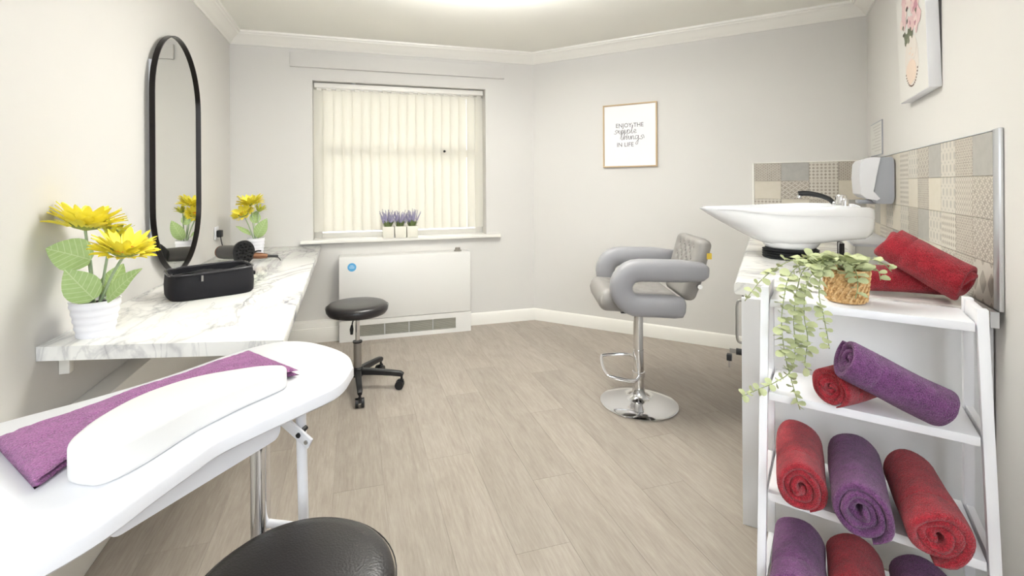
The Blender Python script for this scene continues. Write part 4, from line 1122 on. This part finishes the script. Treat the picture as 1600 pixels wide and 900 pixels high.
# ------------------------------------------------------------------ rolled towels
def towel_roll(name, label, p0, p1, R, m, group, turns=3.3, squash=.92, roll=0.0, seed=0, flap=0.0, hemx=.28):
    rnd = random.Random(seed)
    p0, p1 = Vector(p0), Vector(p1); L_ = (p1 - p0).length
    NT_ = int(turns * 30); th_max = turns * 2 * pi; r_in = R * .10
    rows_ = [0.0, .012, .035, .10, .20, hemx - .012, hemx, hemx + .012, .40, .5, .6, .7, .8, .9, .965, .988, 1.0]
    thin = [.25, .8, 1, 1, 1, 1, .82, 1, 1, 1, 1, 1, 1, 1, 1, .8, .25]
    pit = (R - r_in) / turns; tk = pit * .46
    endo = [rnd.uniform(-1, 1) for _ in range(12)]
    ph = [rnd.uniform(0, 6.28) for _ in range(6)]
    rings = []
    for ri, u_ in enumerate(rows_):
        out, inn = [], []
        for k in range(NT_ + 1):
            th = th_max * k / NT_; f = k / NT_
            r = r_in + (R - tk - r_in) * f
            lump = 1 + .022 * sin(2 * th + ph[0] + u_ * 3) + .016 * sin(3 * th + ph[1] - u_ * 5) + .010 * sin(5 * th + ph[2] + u_ * 9)
            # end faces: layers end unevenly
            e = .011 * (endo[int(f * 9)] * (1 - (f * 9 % 1)) + endo[int(f * 9) + 1] * (f * 9 % 1)) + .006 * sin(th * 1.3 + ph[3]) - .010 * (1 - f)
            ends = max(0, 1 - min(u_, 1 - u_) / .10); sg = -1 if u_ < .5 else 1
            x = u_ * L_ + sg * e * ends
            t_ = tk * thin[ri] * (1 if f < .97 else max(.25, (1 - f) / .03))
            if k > NT_ - 10 and flap: lump *= 1 + flap * ((k - NT_ + 10) / 10)
            a = th - th_max - pi * .62 + roll
            c, s_ = cos(a), sin(a)
            lump = 1 + (lump - 1) * (1 + 1.6 * (1 - f))
            out.append((x, (r + t_) * lump * c, (r + t_) * lump * s_ * squash)); inn.append((x, (r - t_) * lump * c, (r - t_) * lump * s_ * squash))
        rings.append(out + inn[::-1])
    n = len(rings[0]); h = NT_ + 1; b = MB(); vs = [p for r_ in rings for p in r_]; fs = []
    for k in range(len(rings) - 1):
        for i in range(n):
            j = (i + 1) % n; fs.append((k * n + i, k * n + j, (k + 1) * n + j, (k + 1) * n + i))
    for e_, base in ((0, 0), (1, (len(rings) - 1) * n)):
        for k in range(h - 1): fs.append((base + k, base + k + 1, base + n - 2 - k, base + n - 1 - k))
    b.add(vs, fs)
    o = b.build(name, m, None, smooth=75)
    o.matrix_world = axis_matrix(p0, p1 - p0)
    return tag(o, label, 'towel', group)
G3 = 'rolled towels on the ladder shelf'
def tw(color, label, p0, p1, R, ext0=.0, ext1=.0, **kw):
    p0, p1 = Vector(p0), Vector(p1); d = (p1 - p0).normalized()
    return towel_roll('rolled_towel', label, p0 - d * ext0, p1 + d * ext1, R, M_RED if color == 'r' else M_PURPLE, G3, **kw)
tw('r', 'red rolled towel at the left of the third tier, spiral end facing out', (1.088, .941, .4315), (1.256, 1.094, .4315), .0635, .005, .05, seed=1, turns=3.2, squash=1.1)
tw('p', 'purple rolled towel in the middle of the third tier between two red ones', (1.146, .833, .4330), (1.334, .992, .4330), .0660, .01, .045, seed=2, turns=3.4, squash=1.08)
tw('r', 'large red rolled towel at the right of the third tier', (1.226, .726, .4330), (1.387, .878, .4330), .0660, .012, .045, seed=3, turns=3.0, squash=1.08, roll=.5)
tw('p', 'purple rolled towel at the left of the bottom tier, below a red one', (1.050, .925, .170), (1.245, 1.085, .170), .0715, .0, .0, seed=4, squash=.96)
tw('r', 'red rolled towel in the middle of the bottom tier', (1.140, .835, .169), (1.330, .990, .169), .0700, .0, .0, seed=5, squash=.96)
tw('p', 'dark purple rolled towel at the right of the bottom tier', (1.228, .725, .170), (1.42, .885, .170), .0715, .0, .0, seed=6, squash=.96)
tw('r', 'red rolled towel lying on the second tier under a purple one, spiral visible', (1.185, .946, .6745), (1.345, .966, .6745), .0560, .0, .0, seed=7, turns=3.4, squash=.94)
tw('p', 'purple rolled towel leaning diagonally over the red one on the second tier', (1.180, .884, .772), (1.326, .780, .684), .0600, .012, .012, seed=8, turns=3.0, roll=2.6, squash=.95)
tw('r', 'red rolled towel lying flat on the marble worktop under another red one', (1.600, 1.176, .902), (1.775, 1.045, .902), .0530, .0, .03, seed=9, turns=3.2, roll=2.4, squash=.94)
tw('r', 'red rolled towel propped at a slant on top against the tiled wall', (1.664, 1.086, 1.008), (1.706, .960, .928), .0690, .035, .03, seed=10, turns=3.2, roll=2.4, squash=.93)

# ------------------------------------------------------------------ trailing plant in a basket
pb = Vector((1.340, 1.011, .8745))
tp_ = thing('trailing_plant', 'trailing pale green plant in a woven basket on the shelf top', 'potted plant', tuple(pb))
b = MB(); prf = [(.03, .0)]
for k in range(13):
    r = .044 + .008 * k / 12; prf += [(r, .002 + k * .0068), (r + .0022, .0054 + k * .0068)]
prf += [(.052, .094), (.047, .094), (.044, .02)]
b.lathe(prf, 36).build('basket', M_BASKET, tp_, smooth=20)
b = MB()
for row in range(6):
    for k in range(22):
        a = 2 * pi * (k + .5 * (row % 2)) / 22; z0 = .006 + row * .0142; r = .0478 + .008 * z0 / .09
        P_ = [(r * cos(a + da), r * sin(a + da), z0 + dz) for da, dz in ((-.10, 0), (0, .0075), (.10, .015))]; b.tube(P_, [.0016, .0034, .0016], 5)
o = b.build('weave', M_BASKET, tp_, smooth=180); o['kind'] = 'stuff'
STR = {
 'a': [(1.288, 1.011, .992), (1.204, 1.014, .992), (1.149, 1.02, .962), (1.13, 1.025, .889), (1.125, 1.027, .819), (1.131, 1.02, .732), (1.139, 1.007, .667), (1.145, .99, .604)],
 'b': [(1.279, 1.013, .999), (1.188, 1.009, .976), (1.161, 1.011, .916), (1.148, 1.01, .839), (1.152, 1.009, .76), (1.139, 1.013, .699), (1.105, 1.033, .664), (1.071, 1.053, .642), (1.033, 1.075, .617)],
 'c': [(1.305, 1.006, .995), (1.224, .988, .969), (1.201, .979, .912), (1.201, .968, .863), (1.206, .962, .813), (1.207, .956, .772)],
 'd': [(1.29, 1.031, 1.0), (1.211, 1.054, .995), (1.167, 1.077, .971), (1.127, 1.094, .934), (1.1, 1.102, .901), (1.08, 1.108, .873)],
 'e': [(1.340, 1.005, .985), (1.399, .989, .995), (1.431, .974, .983), (1.448, .964, .962)],
 'f': [(1.345, 1.0, .985), (1.395, .969, .971), (1.403, .962, .94)],
 'g': [(1.335, 1.0, .985), (1.297, .951, .971), (1.29, .942, .93), (1.284, .944, .903)],
 'h': [(1.261, 1.008, .994), (1.181, .995, .944), (1.166, .994, .859), (1.171, .988, .791), (1.168, .994, .72), (1.185, .989, .705)]}
lf = MB(); n = 9; vs = [(0, 0, 0)]
for k in range(n):
    a = pi + 2 * pi * (k + .5) / n; x = .5 + .5 * cos(a); y = .46 * sin(a); vs.append((x, y, .10 * (y / .46) ** 2 + .06 * sin(pi * x)))
lf.add(vs[1:] + [(.5, 0, .03)], [(k, (k + 1) % n, n) for k in range(n)])
leaf0 = lf.build('leaf_shape', M_EUC, None, smooth=180); leaf_me = leaf0.data; COL.objects.unlink(leaf0)
nl = 0; rnd = random.Random(5)
def put_leaf(p, d, up, size):
    global nl
    m_ = axis_matrix(p, d, up) @ Matrix.Diagonal((size, size, size, 1)); inst(leaf_me, 'leaf', tp_, m_); nl += 1
for key, P_ in STR.items():
    P_ = [Vector(p) - pb for p in P_]
    path = catmull([Vector((0, 0, .085))] + P_, 10)
    MB().tube(path, .0013, 5).build('vine', M_VINE, tp_, smooth=180)
    acc = 0.0; step = .0125 if key in 'ab' else .0135 if key in 'ch' else .016
    for k in range(8, len(path) - 1):
        seg_ = (path[k + 1] - path[k]); acc += seg_.length
        while acc > step and nl < 238:
            acc -= step; T = seg_.normalized()
            a = rnd.uniform(0, 2 * pi); side = Vector((cos(a), sin(a), 0))
            side = (side - T * side.dot(T)).normalized()
            f = k / len(path); sz = rnd.uniform(.024, .036) * (1 - .3 * f)
            put_leaf(path[k], (side + T * .35 + Vector((0, 0, .15))).normalized(), (rnd.uniform(-.4, .4) - .2, rnd.uniform(-.6, .1) - .4, 1), sz)
            if rnd.random() < .38: put_leaf(path[k], (-side + T * .3).normalized(), (rnd.uniform(-.4, .4) - .2, -.5, 1), sz * .95)
for k in range(60):
    a = rnd.uniform(0, 2 * pi); r = rnd.uniform(.01, .06); p = Vector((r * cos(a) - .02, r * sin(a) * .8 - .005, .105 + rnd.uniform(-.012, .03) - r * .25))
    if nl < 299: put_leaf(p, (cos(a), sin(a), rnd.uniform(-.2, .5)), (rnd.uniform(-.5, .3), rnd.uniform(-.8, 0), 1), rnd.uniform(.026, .036))
